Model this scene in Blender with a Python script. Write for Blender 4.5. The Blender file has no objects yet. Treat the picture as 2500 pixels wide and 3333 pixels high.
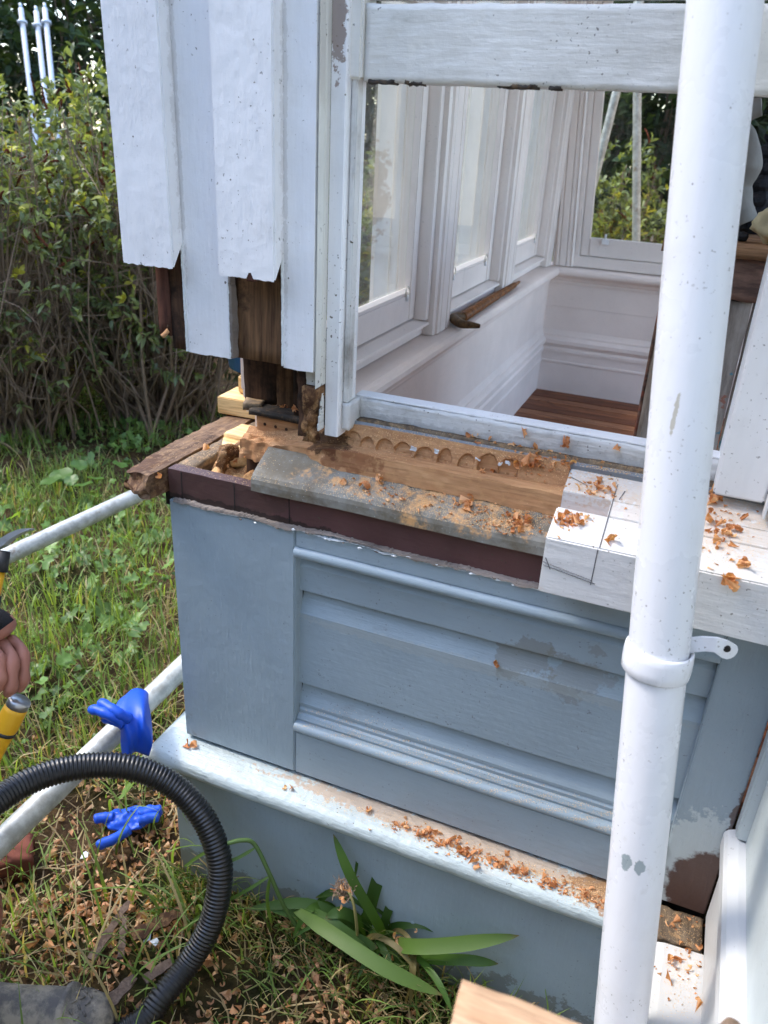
import bpy, bmesh, math, random
import numpy as np
from mathutils import Vector, Matrix, noise, Quaternion

random.seed(7); RNG = np.random.default_rng(11)
SC = bpy.context.scene
COL = SC.collection

# ------------------------------------------------------------------ camera
FPX = 2596.0; YAW, PIT, ROL = [math.radians(a) for a in (-20.92, -25.64, 3.17)]
CAM = Vector((.847, -1.1, 1.574))
_f = Vector((math.sin(YAW)*math.cos(PIT), math.cos(YAW)*math.cos(PIT), math.sin(PIT)))
_r = Vector((math.cos(YAW), -math.sin(YAW), 0)); _u = _r.cross(_f)
CR = math.cos(ROL)*_r + math.sin(ROL)*_u
CU = -math.sin(ROL)*_r + math.cos(ROL)*_u
CF = _f
cd = bpy.data.cameras.new('camera'); cam = bpy.data.objects.new('camera', cd); COL.objects.link(cam)
m3 = Matrix((CR, CU, -CF)).transposed()
cam.matrix_world = Matrix.Translation(CAM) @ m3.to_4x4()
cd.sensor_fit = 'VERTICAL'; cd.sensor_height = 24.0; cd.lens = FPX*24.0/3333.0
cd.clip_start = .05; cd.clip_end = 400
cd.dof.use_dof = True; cd.dof.focus_distance = 1.45; cd.dof.aperture_fstop = 4.5
SC.camera = cam

# ------------------------------------------------------------------ light
SUN = Vector((-.62, -.045, .80)).normalized()
w = bpy.data.worlds.new('World'); SC.world = w; w.use_nodes = True
nt = w.node_tree; bg = nt.nodes['Background']
sky = nt.nodes.new('ShaderNodeTexSky'); sky.sky_type = 'NISHITA'; sky.sun_disc = False
sky.sun_elevation = math.asin(SUN.z); sky.sun_rotation = math.atan2(SUN.x, SUN.y)
sky.dust_density = 1.3; sky.air_density = 1.0; sky.altitude = 50
nt.links.new(sky.outputs[0], bg.inputs[0]); bg.inputs[1].default_value = .15
sl = bpy.data.lights.new('sun', 'SUN'); so = bpy.data.objects.new('sun', sl); COL.objects.link(so)
sl.energy = .5; sl.angle = math.radians(10); sl.color = (1, .93, .82)
so.rotation_euler = (-SUN).to_track_quat('-Z', 'Y').to_euler(); so.location = (-4, 2, 6)
SC.view_settings.view_transform = 'Standard'; SC.view_settings.look = 'None'
SC.view_settings.exposure = 2.5; SC.view_settings.gamma = 1
SC.cycles.use_denoising = True
SC.cycles.max_bounces = 8; SC.cycles.diffuse_bounces = 4; SC.cycles.transparent_max_bounces = 12
SC.cycles.sample_clamp_indirect = 6

# ------------------------------------------------------------------ pixel helpers (photo pixels -> rays)
def ray(px, py): return CF + CR*((px-1250)/FPX) - CU*((py-1666.5)/FPX)
def on(px, py, ax, v):
    d = ray(px, py); return CAM + d*((v-CAM[ax])/d[ax])
def at(px, py, depth): return CAM + ray(px, py)*depth

# ------------------------------------------------------------------ objects
def tag(o, label=None, cat=None, group=None, kind=None):
    if label: o['label'] = label
    if cat: o['category'] = cat
    if group: o['group'] = group
    if kind: o['kind'] = kind
    return o
WL = {}
def empty(name, loc, label=None, cat=None, group=None, parent=None, kind=None):
    o = bpy.data.objects.new(name, None); COL.objects.link(o); o.empty_display_size = .05
    loc = Vector(loc)
    if parent: o.parent = parent; o.location = loc - WL[parent.name]
    else: o.location = loc
    WL[o.name] = loc
    return tag(o, label, cat, group, kind)
def mesh(name, verts, faces, mat, parent=None, smooth=False, origin=None, **kw):
    V = np.asarray([tuple(v) for v in verts], dtype=float) if not isinstance(verts, np.ndarray) else verts
    if origin is None:
        lo, hi = V.min(0), V.max(0); origin = Vector(((lo[0]+hi[0])/2, (lo[1]+hi[1])/2, lo[2]))
    me = bpy.data.meshes.new(name)
    me.from_pydata((V-np.array(origin)).tolist(), [], [tuple(f) for f in faces])
    if smooth: me.shade_smooth()
    mats = mat if isinstance(mat, (list, tuple)) else [mat]
    for m in mats: me.materials.append(m)
    o = bpy.data.objects.new(name, me); COL.objects.link(o)
    if parent: o.parent = parent; o.location = Vector(origin) - WL[parent.name]
    else: o.location = origin
    WL[o.name] = Vector(origin)
    return tag(o, **{k: v for k, v in kw.items()})
def from_bm(name, bm, mat, parent=None, smooth=False, **kw):
    bmesh.ops.recalc_face_normals(bm, faces=bm.faces)
    V = [v.co[:] for v in bm.verts]; bm.verts.index_update()
    F = [[v.index for v in f.verts] for f in bm.faces]
    bm.free()
    return mesh(name, V, F, mat, parent, smooth, **kw)
def nz(p, s, k=0): return noise.noise(Vector(p)*s + Vector((k*7.3, k*3.1, k*1.7)))
def box(name, x0, x1, y0, y1, z0, z1, mat, parent=None, bev=.0018, seg=2, rot=None, **kw):
    bm = bmesh.new(); bmesh.ops.create_cube(bm, size=1)
    for v in bm.verts: v.co = Vector((x0+(v.co.x+.5)*(x1-x0), y0+(v.co.y+.5)*(y1-y0), z0+(v.co.z+.5)*(z1-z0)))
    if bev: bmesh.ops.bevel(bm, geom=bm.edges[:], offset=min(bev, .4*min(x1-x0, y1-y0, z1-z0)), segments=seg, affect='EDGES', clamp_overlap=True)
    if rot is not None:
        c = Vector(((x0+x1)/2, (y0+y1)/2, (z0+z1)/2))
        for v in bm.verts: v.co = c + rot @ (v.co-c)
    return from_bm(name, bm, mat, parent, **kw)
def rough(name, x0, x1, y0, y1, z0, z1, mat, parent=None, amp=.002, step=.012, freq=30, seed=0, rot=None, fn=None, smooth=True, **kw):
    """subdivided box with noisy faces: weathered or rotten timber"""
    n = [max(1, min(60, int(round((b-a)/step)))) for a, b in ((x0, x1), (y0, y1), (z0, z1))]
    verts = {}; V = []; F = []
    def vid(i, j, k):
        key = (i, j, k)
        if key not in verts:
            p = Vector((x0+(x1-x0)*i/n[0], y0+(y1-y0)*j/n[1], z0+(z1-z0)*k/n[2]))
            d = Vector((nz(p, freq, seed), nz(p, freq, seed+1), nz(p, freq, seed+2)))*amp
            d += Vector((nz(p, freq*3, seed+3), nz(p, freq*3, seed+4), nz(p, freq*3, seed+5)))*amp*.5
            q = p+d
            if fn: q = fn(p, q)
            verts[key] = len(V); V.append(q)
        return verts[key]
    for ax in range(3):
        a, b = [q for q in range(3) if q != ax]
        for side in (0, n[ax]):
            for i in range(n[a]):
                for j in range(n[b]):
                    idx = []
                    for di, dj in ((0, 0), (1, 0), (1, 1), (0, 1)):
                        t = [0, 0, 0]; t[ax] = side; t[a] = i+di; t[b] = j+dj; idx.append(vid(*t))
                    flip = (side == 0) ^ (ax == 1)
                    F.append(idx[::-1] if flip else idx)
    if rot is not None:
        c = Vector(((x0+x1)/2, (y0+y1)/2, (z0+z1)/2)); V = [c+rot@(v-c) for v in V]
    o = mesh(name, V, F, mat, parent, smooth, **kw)
    return o
def prism(name, prof, a0, a1, axis, mat, parent=None, bev=0, smooth=False, n=1, wob=0, **kw):
    """profile extruded along x (prof=(y,z)), y (prof=(x,z)) or z (prof=(x,y))"""
    V = []; F = []; k = len(prof)
    for s in range(n+1):
        a = a0+(a1-a0)*s/n
        for (p, q) in prof:
            if wob:
                p += wob*nz((a, p, q), 8); q += wob*nz((a, p, q), 8, 2)
            V.append({'x': (a, p, q), 'y': (p, a, q), 'z': (p, q, a)}[axis])
    for s in range(n):
        for i in range(k):
            F.append((s*k+i, s*k+(i+1) % k, (s+1)*k+(i+1) % k, (s+1)*k+i))
    F.append(tuple(range(k))[::-1]); F.append(tuple(range(n*k, n*k+k)))
    bm = bmesh.new(); bv = [bm.verts.new(v) for v in V]
    for f in F: bm.faces.new([bv[i] for i in f])
    bmesh.ops.recalc_face_normals(bm, faces=bm.faces)
    if bev: bmesh.ops.bevel(bm, geom=[e for e in bm.edges if e.is_manifold and e.calc_face_angle(0) > .6], offset=bev, segments=2, affect='EDGES', clamp_overlap=True)
    return from_bm(name, bm, mat, parent, smooth, **kw)
def sweep(name, path, prof, mat, parent=None, side=1, **kw):
    """closed profile (offset, z) along a 2D path with mitred corners; side=1 offsets to the left"""
    P = [Vector(p) for p in path]; V = []; F = []; k = len(prof)
    for i, p in enumerate(P):
        d0 = (P[i]-P[i-1]).normalized() if i > 0 else (P[1]-P[0]).normalized()
        d1 = (P[i+1]-P[i]).normalized() if i < len(P)-1 else d0
        n0 = Vector((-d0.y, d0.x)); n1 = Vector((-d1.y, d1.x)); m = (n0+n1).normalized(); m /= max(.3, m.dot(n0))
        for (o_, z) in prof: V.append((p.x+m.x*o_*side, p.y+m.y*o_*side, z))
    for i in range(len(P)-1):
        for j in range(k): F.append((i*k+j, i*k+(j+1) % k, (i+1)*k+(j+1) % k, (i+1)*k+j))
    F.append(tuple(range(k))); F.append(tuple(range((len(P)-1)*k, len(P)*k)))
    bm = bmesh.new(); bv = [bm.verts.new(v) for v in V]
    for f in F: bm.faces.new([bv[i] for i in f])
    return from_bm(name, bm, mat, parent, **kw)
def tube_vf(path, rad, seg=12, cap=True):
    P = [Vector(p) for p in path]; n = len(P); V = []; F = []
    R = rad if isinstance(rad, (list, tuple, np.ndarray)) else [rad]*n
    t0 = (P[1]-P[0]).normalized(); up = Vector((0, 0, 1)) if abs(t0.z) < .9 else Vector((1, 0, 0))
    N = t0.cross(up).normalized()
    for i in range(n):
        t = (P[min(i+1, n-1)]-P[max(i-1, 0)]).normalized()
        N = (N - t*N.dot(t)).normalized(); B = t.cross(N)
        for j in range(seg):
            a = 2*math.pi*j/seg; V.append(P[i]+(N*math.cos(a)+B*math.sin(a))*R[i])
    for i in range(n-1):
        for j in range(seg): F.append((i*seg+j, i*seg+(j+1) % seg, (i+1)*seg+(j+1) % seg, (i+1)*seg+j))
    if cap: F.append(tuple(range(seg))[::-1]); F.append(tuple(range((n-1)*seg, n*seg)))
    return V, F
def tube(name, path, rad, mat, parent=None, seg=16, smooth=True, **kw):
    V, F = tube_vf(path, rad, seg); o = mesh(name, V, F, mat, parent, smooth, **kw)
    return o
def spline(pts, n):
    pts = [Vector(p) for p in pts]; out = []
    m = len(pts)-1
    for i in range(n+1):
        t = i/n*m; k = min(int(t), m-1); u = t-k
        p0 = pts[max(k-1, 0)]; p1 = pts[k]; p2 = pts[k+1]; p3 = pts[min(k+2, m)]
        out.append(.5*((2*p1)+(p2-p0)*u+(2*p0-5*p1+4*p2-p3)*u*u+(3*p1-p0-3*p2+p3)*u**3))
    return out
def resample(pts, step):
    P = [pts[0]]; acc = 0
    for a, b in zip(pts, pts[1:]):
        d = (b-a).length; 
        while acc+d >= step:
            t = (step-acc)/d; a = a.lerp(b, t); P.append(a); d = (b-a).length; acc = 0
        acc += d
    return P

# ------------------------------------------------------------------ materials
def srgb(r, g, b):
    f = lambda c: (c/255/12.92) if c/255 <= .04045 else ((c/255+.055)/1.055)**2.4
    return (f(r), f(g), f(b), 1)
class Mat:
    def __init__(s, name):
        s.m = bpy.data.materials.new(name); s.m.use_nodes = True; s.t = s.m.node_tree; s.n = s.t.nodes
        s.b = s.n['Principled BSDF']; s.out = s.n['Material Output']
        s.geo = s.n.new('ShaderNodeNewGeometry'); s.pos = s.geo.outputs['Position']; s.h = None
    def L(s, a, b): s.t.links.new(a, b)
    def mapping(s, scale, loc=(0, 0, 0), rot=(0, 0, 0)):
        m = s.n.new('ShaderNodeMapping'); m.inputs['Scale'].default_value = scale; m.inputs['Location'].default_value = loc; m.inputs['Rotation'].default_value = rot
        s.L(s.pos, m.inputs[0]); return m.outputs[0]
    def noise(s, scale, detail=4, rough=.55, vec=None, dist=0):
        t = s.n.new('ShaderNodeTexNoise'); t.inputs['Scale'].default_value = scale; t.inputs['Detail'].default_value = detail
        t.inputs['Roughness'].default_value = rough; t.inputs['Distortion'].default_value = dist
        s.L(vec if vec is not None else s.pos, t.inputs['Vector']); return t.outputs[0]
    def voro(s, scale, vec=None, feat='F1', out='Distance'):
        t = s.n.new('ShaderNodeTexVoronoi'); t.inputs['Scale'].default_value = scale; t.feature = feat
        s.L(vec if vec is not None else s.pos, t.inputs['Vector']); return t.outputs[out]
    def math(s, op, a, b=None, clamp=False):
        m = s.n.new('ShaderNodeMath'); m.operation = op; m.use_clamp = clamp
        for i, v in enumerate((a, b)):
            if v is None: continue
            if isinstance(v, (int, float)): m.inputs[i].default_value = v
            else: s.L(v, m.inputs[i])
        return m.outputs[0]
    def ramp(s, v, a, b):
        m = s.n.new('ShaderNodeMapRange'); m.interpolation_type = 'SMOOTHSTEP'
        m.inputs['From Min'].default_value = a; m.inputs['From Max'].default_value = b
        s.L(v, m.inputs['Value']); return m.outputs[0]
    def mix(s, f, a, b):
        m = s.n.new('ShaderNodeMix'); m.data_type = 'RGBA'
        if isinstance(f, (int, float)): m.inputs[0].default_value = f
        else: s.L(f, m.inputs[0])
        for i, v in ((6, a), (7, b)):
            if isinstance(v, tuple): m.inputs[i].default_value = v
            else: s.L(v, m.inputs[i])
        return m.outputs[2]
    def sphere(s, c, r, wob=.35, ws=30):
        """0..1 mask of an ellipsoid patch with a broken edge"""
        mp = s.mapping((1/r[0], 1/r[1], 1/r[2]), (-c[0]/r[0], -c[1]/r[1], -c[2]/r[2]))
        l = s.n.new('ShaderNodeVectorMath'); l.operation = 'LENGTH'; s.L(mp, l.inputs[0])
        nn = s.noise(ws, 6, .65)
        d = s.math('ADD', l.outputs['Value'], s.math('MULTIPLY', s.math('SUBTRACT', nn, .5), wob*4))
        return s.ramp(d, 1.08, .92)
    def bump(s, v, strength=.3, dist=.002):
        b = s.n.new('ShaderNodeBump'); b.inputs['Strength'].default_value = strength; b.inputs['Distance'].default_value = dist
        s.L(v, b.inputs['Height'])
        if s.h is not None: s.L(s.h, b.inputs['Normal'])
        s.h = b.outputs[0]; s.L(s.h, s.b.inputs['Normal'])
    def done(s, col=None, rough=.5, metal=0, spec=.5):
        if col is not None:
            if isinstance(col, tuple): s.b.inputs['Base Color'].default_value = col
            else: s.L(col, s.b.inputs['Base Color'])
        if isinstance(rough, (int, float)): s.b.inputs['Roughness'].default_value = rough
        else: s.L(rough, s.b.inputs['Roughness'])
        s.b.inputs['Metallic'].default_value = metal; s.b.inputs['Specular IOR Level'].default_value = spec
        return s.m
def scal(c, k): return (c[0]*k, c[1]*k, c[2]*k, 1)
STRETCH = {'x': (.12, 1, 1), 'y': (1, .12, 1), 'z': (1, 1, .12), None: (1, 1, 1)}
def paint(name, base, grain=None, rough=.42, dirt=.25, dirtcol=srgb(120, 108, 88), patches=(), var=.08, bump=.5, grime=0):
    m = Mat(name)
    v = m.mapping(STRETCH[grain])
    big = m.noise(4, 3); fine = m.noise(90, 5, .6, v)
    c = m.mix(m.ramp(big, .3, .7), scal(base, 1-var), scal(base, 1+var*.5))
    c = m.mix(m.math('MULTIPLY', m.ramp(fine, .45, .75), .10), c, scal(base, .7))
    # specks, flyspots and scuffs
    spots = m.voro(75); sel = m.noise(19, 2)
    sm = m.math('MULTIPLY', m.ramp(spots, .13, .05), m.ramp(sel, .58, .62))
    c = m.mix(m.math('MULTIPLY', sm, min(1, dirt*2.2)), c, srgb(70, 58, 46))
    sc_ = m.noise(26, 8, .72, m.mapping((.6, .6, .25) if grain == 'z' else (.25, .6, .6)))
    c = m.mix(m.math('MULTIPLY', m.ramp(sc_, .60, .74), dirt), c, dirtcol)
    sp2 = m.noise(170, 2, .5); c = m.mix(m.math('MULTIPLY', m.math('MULTIPLY', m.ramp(sp2, .66, .72), m.ramp(m.noise(9, 5, .7), .45, .6)), min(1, dirt*2)), c, srgb(84, 76, 62))
    gr = m.noise(7, 9, .7)
    c = m.mix(m.math('MULTIPLY', m.ramp(gr, .5, .8), dirt*.5+grime), c, dirtcol)
    for (cc, r, colr, k, wob, ws) in patches:
        c = m.mix(m.math('MULTIPLY', m.sphere(cc, r, wob, ws), k), c, colr)
    m.bump(m.noise(28, 5, .6), .35*bump, .004)
    m.bump(m.noise(150, 3, .6, v), .5*bump, .0016)
    m.bump(m.voro(60), .12*bump, .003)
    r = m.ramp(m.noise(12, 4), .2, .8)
    rr = m.math('ADD', m.math('MULTIPLY', r, .22), rough-.1)
    return m.done(c, rr)
def wood(name, light, dark, grain='x', rough=.75, ring=22, bump=.7, rot=0, rotcol=srgb(48, 32, 22), patches=(), dust=0):
    m = Mat(name)
    s = list(STRETCH[grain]); v = m.mapping([q if q < 1 else 1 for q in s])
    v2 = m.mapping([q*.4 if q < 1 else 1 for q in s])
    a = m.noise(ring*2.2, 6, .6, v, .8); b = m.noise(ring*12, 4, .6, v2)
    c = m.mix(m.ramp(a, .3, .72), light, dark)
    c = m.mix(m.math('MULTIPLY', m.ramp(b, .42, .7), .5), c, scal(dark, .55))
    if rot:
        rn = m.noise(16, 9, .7); c = m.mix(m.math('MULTIPLY', m.ramp(rn, .62-rot*.3, .75-rot*.2), .9), c, rotcol)
    for (cc, r, colr, k, wob, ws) in patches:
        c = m.mix(m.math('MULTIPLY', m.sphere(cc, r, wob, ws), k), c, colr)
    if dust:
        dn = m.noise(60, 8, .75); c = m.mix(m.math('MULTIPLY', m.ramp(dn, .5, .62), dust), c, srgb(206, 164, 112))
    m.bump(a, .35*bump, .003); m.bump(b, .6*bump, .0015)
    return m.done(c, rough, 0, .25)
WHITE = (.83, .83, .83, 1); BLUE = (.30, .375, .425, 1)
TAN = srgb(214, 170, 118); ORANGE = srgb(205, 132, 78)
M_white = paint('white_paint', WHITE, 'z', dirt=.3)
M_siding = paint('white_siding_paint', (.83, .84, .85, 1), 'z', dirt=.45, bump=1.1, dirtcol=srgb(142, 136, 118), patches=[
    ((.0660, 0, 1.62), (.0035, .012, .26), srgb(124, 116, 98), .18, 1.0, 70), ((.2460, 0, 1.55), (.0035, .012, .3), srgb(120, 112, 96), .18, 1.0, 70), ((.305, .04, 1.71), (.012, .04, .06), srgb(104, 70, 44), .7, 1.0, 70)])
M_beam = paint('white_beam_paint', (.76, .745, .69, 1), 'x', dirt=.4, bump=1.4, dirtcol=srgb(140, 140, 125))
M_cream = paint('cream_side_paint', (.66, .66, .61, 1), 'z', dirt=.6)
M_jamb = paint('weathered_jamb_paint', (.68, .68, .66, 1), 'z', dirt=.9, bump=1.6, grime=.35, dirtcol=srgb(110, 100, 88))
M_rail = paint('dirty_rail_paint', (.66, .66, .64, 1), 'x', dirt=.9, bump=2.0, grime=.5, dirtcol=srgb(118, 116, 112), patches=[((1.0, .085, 1.12), (2, .02, .03), srgb(165, 163, 160), .5, .25, 60)])
M_blue = paint('blue_paint', BLUE, 'x', dirt=.22, bump=1.0, dirtcol=srgb(110, 112, 98))
M_bluestile = paint('blue_stile_paint', BLUE, 'z', dirt=.2, bump=1.1, dirtcol=srgb(120, 125, 120), patches=[((.4, -.03, -.01), (1.2, .1, .07), srgb(92, 88, 74), .55, .9, 26), ((.0, -.02, .2), (.03, .05, .2), srgb(126, 128, 118), .35, .9, 30)])
M_bluecove = paint('blue_cove_paint', BLUE, 'x', dirt=.26, bump=.85, dirtcol=srgb(110, 112, 98), patches=[
    ((.685, .03, .79), (.05, .05, .045), srgb(112, 104, 84), .42, .75, 26), ((.775, .03, .775), (.05, .05, .05), srgb(116, 108, 88), .34, .8, 26),
    ((.60, .03, .745), (.35, .06, .012), srgb(165, 172, 170), .4, .5, 90)])
M_peel = paint('peeling_blue_paint', scal(BLUE, .93), 'z', dirt=.2, bump=1.4, patches=[
    ((1.035, 0, .47), (.085, .06, .13), srgb(190, 200, 200), .75, .32, 70), ((1.06, 0, .43), (.075, .06, .10), srgb(82, 62, 56), 1, .16, 45),
    ((1.07, 0, .60), (.02, .06, .08), srgb(85, 66, 60), .9, .4, 45)])
M_ledge = paint('pale_ledge_paint', (.50, .58, .585, 1), 'x', dirt=.4, bump=2.6, dirtcol=srgb(178, 150, 112), patches=[
    ((.58, -.012, .375), (.34, .022, .03), srgb(184, 142, 98), .55, .6, 70), ((.93, -.02, .37), (.09, .04, .03), srgb(160, 120, 80), .85, .4, 60)])
M_jambout = paint('outer_jamb_paint', (.90, .90, .88, 1), 'z', dirt=.3, patches=[((-.02, .93, 1.42), (.05, .03, .12), srgb(176, 140, 104), .55, .7, 40)])
M_inner = paint('interior_paint', (.81, .70, .635, 1), 'y', dirt=.12, bump=.4, rough=.4)
M_innerz = paint('interior_joinery_paint', (.83, .745, .69, 1), 'z', dirt=.16, bump=.4, rough=.38)
M_housewhite = paint('house_white_paint', (.60, .61, .61, 1), 'y', dirt=.15, bump=.6)
M_housepanel = paint('house_pale_blue_paint', (.50, .56, .57, 1), 'y', dirt=.2, bump=.6)
M_purple = paint('purple_primer', (.105, .047, .045, 1), 'x', dirt=.5, rough=.55, var=.3, dirtcol=srgb(52, 40, 36), bump=.8, patches=[((.1, 0, .975), (.14, .05, .04), srgb(70, 52, 46), .55, .6, 30), ((.15, 0, .94), (.25, .05, .014), srgb(38, 30, 26), .8, .5, 50)])
M_crust = paint('paint_crust', (.26, .22, .19, 1), 'x', dirt=1.0, rough=.85, var=.7, bump=3, dirtcol=srgb(70, 52, 40))
M_flake = paint('paint_flake', (.66, .70, .72, 1), 'x', dirt=.3, rough=.6)
M_old = wood('old_brown_timber', srgb(124, 94, 66), srgb(66, 46, 32), 'z', rot=.35)
M_olddark = wood('dark_old_timber', srgb(84, 60, 44), srgb(44, 30, 22), 'z', rot=.5, rotcol=srgb(26, 19, 15))
M_redold = wood('red_brown_timber', srgb(92, 58, 46), srgb(58, 36, 30), 'z', rot=.3)
M_rot = wood('rotten_timber', srgb(150, 112, 74), srgb(84, 56, 36), 'y', rot=.7, rotcol=srgb(60, 38, 26), bump=1.6, dust=.35)
M_side = wood('weathered_side_sill', srgb(134, 108, 84), srgb(92, 70, 54), 'y', rot=.4, rotcol=srgb(56, 38, 28), bump=1.2, dust=.2, patches=[((-.05, .0, .97), (.05, .06, .05), srgb(74, 48, 32), .8, .5, 40)])
M_rotcore = wood('rotten_core_timber', srgb(205, 160, 108), srgb(140, 96, 58), 'x', rot=.35, rotcol=srgb(70, 46, 30), bump=1.8, dust=.5)
M_grey = wood('grey_board_timber', srgb(128, 112, 92), srgb(84, 72, 60), 'y', rot=.25, dust=.3)
M_black = wood('blackened_timber', srgb(74, 68, 62), srgb(40, 36, 33), 'x', rot=.2, dust=.15)
M_fresh = wood('fresh_pine', srgb(236, 206, 150), srgb(205, 160, 100), 'x', rough=.6)
M_sillwood = wood('cut_sill_timber', srgb(198, 154, 112), srgb(168, 122, 84), 'x', ring=16, rot=0, bump=.6, dust=.25, patches=[
    ((.295, .055, 1.09), (.04, .03, .03), srgb(62, 42, 30), .85, .5, 32), ((.33, .03, 1.08), (.07, .012, .03), srgb(120, 72, 46), .6, .5, 40), ((.20, .06, 1.045), (.12, .03, .012), srgb(150, 104, 68), .6, .6, 40)])
M_flash = Mat('lead_flashing')
_c = M_flash.mix(M_flash.ramp(M_flash.noise(14, 8, .7), .35, .65), srgb(104, 96, 80), srgb(132, 132, 126))
_c = M_flash.mix(M_flash.math('MULTIPLY', M_flash.ramp(M_flash.noise(9, 6, .7), .5, .7), .7), _c, srgb(84, 70, 54))
_c = M_flash.mix(M_flash.math('MULTIPLY', M_flash.math('MULTIPLY', M_flash.ramp(M_flash.noise(30, 9, .75), .46, .60), M_flash.sphere((.52, .015, 1.03), (.26, .03, .05), .4, 20)), .9), _c, srgb(202, 156, 104))
_c = M_flash.mix(M_flash.math('MULTIPLY', M_flash.ramp(M_flash.voro(110), .12, .04), .5), _c, srgb(200, 206, 210))
M_flash.bump(M_flash.noise(24, 6, .6), .5, .004); M_flash.bump(M_flash.noise(120, 4, .6), .3, .0015)
M_flash = M_flash.done(_c, .62, 0, .4)
M_lead = paint('grey_lead_strip', (.20, .22, .24, 1), 'x', dirt=.4, bump=1)
M_sill = paint('white_sill_paint', (.72, .715, .70, 1), 'x', dirt=.42, bump=1.1, dirtcol=srgb(176, 140, 100), patches=[
    ((.90, .02, 1.09), (.14, .05, .03), srgb(214, 184, 150), .22, .9, 120), ((.85, .05, 1.105), (.2, .03, .03), srgb(196, 170, 140), .3, .8, 120)])
def plain(name, col, rough=.5, metal=0, spec=.5, var=.12, bump=.2, bs=60):
    m = Mat(name); c = m.mix(m.noise(18, 6, .65), scal(col, 1-var), scal(col, 1+var)); m.bump(m.noise(bs, 5, .6), bump, .003)
    return m.done(c, rough, metal, spec)
M_dark = plain('dark_gap', (.015, .013, .012, 1), .9)
M_pencil = plain('pencil_graphite', (.10, .10, .11, 1), .7)
M_pvc = paint('white_pvc', (.74, .755, .79, 1), 'z', rough=.30, dirt=.3, bump=.12, var=.03, dirtcol=srgb(150, 146, 124), patches=[
    ((.900, -.21, .70), (.008, .1, .014), srgb(120, 138, 142), .8, .3, 90), ((.918, -.21, .70), (.008, .1, .012), srgb(120, 138, 142), .8, .3, 90), ((.838, -.1, 1.30), (.003, .1, .03), srgb(150, 140, 105), .6, .6, 60)])
M_galv = Mat('galvanised_tube'); _c = M_galv.mix(M_galv.ramp(M_galv.voro(40, out='Color') if False else M_galv.noise(30, 6, .7), .35, .65), srgb(196, 198, 192), srgb(160, 160, 152))
_c = M_galv.mix(M_galv.math('MULTIPLY', M_galv.ramp(M_galv.noise(6, 8, .75), .58, .66), .8), _c, srgb(140, 120, 92))
_c = M_galv.mix(M_galv.math('MULTIPLY', M_galv.ramp(M_galv.noise(16, 8, .8), .62, .66), .6), _c, srgb(225, 225, 218))
M_galv.bump(M_galv.noise(60, 5), .25, .002); M_galv = M_galv.done(_c, .45, .25, .5)
M_rubber = plain('black_hose_rubber', (.012, .012, .013, 1), .32, 0, .55, bump=.1)
M_glove = plain('blue_nitrile', srgb(26, 80, 196), .46, 0, .4, .2, .35, 45)
M_soil = Mat('soil'); _c = M_soil.mix(M_soil.ramp(M_soil.noise(9, 9, .7), .35, .65), srgb(72, 56, 42), srgb(118, 94, 68))
_c = M_soil.mix(M_soil.ramp(M_soil.noise(2.2, 5, .6), .45, .6), _c, srgb(52, 54, 26)); _c = M_soil.mix(M_soil.math('MULTIPLY', M_soil.ramp(M_soil.noise(55, 8, .75), .56, .64), .5), _c, srgb(150, 122, 86))
M_soil.bump(M_soil.noise(30, 9, .7), .9, .02); M_soil.bump(M_soil.noise(120, 6, .7), .6, .006); M_soil = M_soil.done(_c, .95, 0, .15)
def leafy(name, rough=.42, transl=.35, spec=.4):
    m = Mat(name); a = m.n.new('ShaderNodeAttribute'); a.attribute_name = 'col'
    m.L(a.outputs['Color'], m.b.inputs['Base Color']); m.b.inputs['Roughness'].default_value = rough; m.b.inputs['Specular IOR Level'].default_value = spec
    tr = m.n.new('ShaderNodeBsdfTranslucent'); g = m.n.new('ShaderNodeMix'); g.data_type = 'RGBA'; g.blend_type = 'MULTIPLY'; g.inputs[0].default_value = 1
    m.L(a.outputs['Color'], g.inputs[6]); g.inputs[7].default_value = (2.2, 2.1, .7, 1); m.L(g.outputs[2], tr.inputs[0])
    mx = m.n.new('ShaderNodeMixShader'); mx.inputs[0].default_value = transl; m.L(m.b.outputs[0], mx.inputs[1]); m.L(tr.outputs[0], mx.inputs[2]); m.L(mx.outputs[0], m.out.inputs[0])
    return m.m
M_leaf = leafy('leaf', .42, .32, .45); M_grass = leafy('grass_blade', .5, .3, .3)
M_chip = leafy('wood_shaving', .6, .18, .2)
M_twig = plain('twig_bark', srgb(136, 116, 98), .85, 0, .2, .3, .5, 90)
M_spike = plain('dry_flower', srgb(92, 50, 34), .9, 0, .1, .35, .6, 140)
m = Mat('window_glass'); gl = m.n.new('ShaderNodeBsdfGlossy'); gl.inputs['Roughness'].default_value = .02
tp = m.n.new('ShaderNodeBsdfTransparent'); tp.inputs[0].default_value = (.93, .95, .93, 1)
fr = m.n.new('ShaderNodeFresnel'); fr.inputs['IOR'].default_value = 1.5
dif = m.n.new('ShaderNodeBsdfDiffuse'); dif.inputs[0].default_value = (.6, .58, .5, 1)
mx = m.n.new('ShaderNodeMixShader'); m.L(m.math('MULTIPLY', fr.outputs[0], .38, True), mx.inputs[0]); m.L(tp.outputs[0], mx.inputs[1]); m.L(gl.outputs[0], mx.inputs[2])
mx2 = m.n.new('ShaderNodeMixShader'); m.L(m.math('MULTIPLY', m.ramp(m.noise(8, 8, .7), .4, .8), .06), mx2.inputs[0]); m.L(mx.outputs[0], mx2.inputs[1]); m.L(dif.outputs[0], mx2.inputs[2])
m.L(mx2.outputs[0], m.out.inputs[0]); M_glass = m.m

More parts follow.
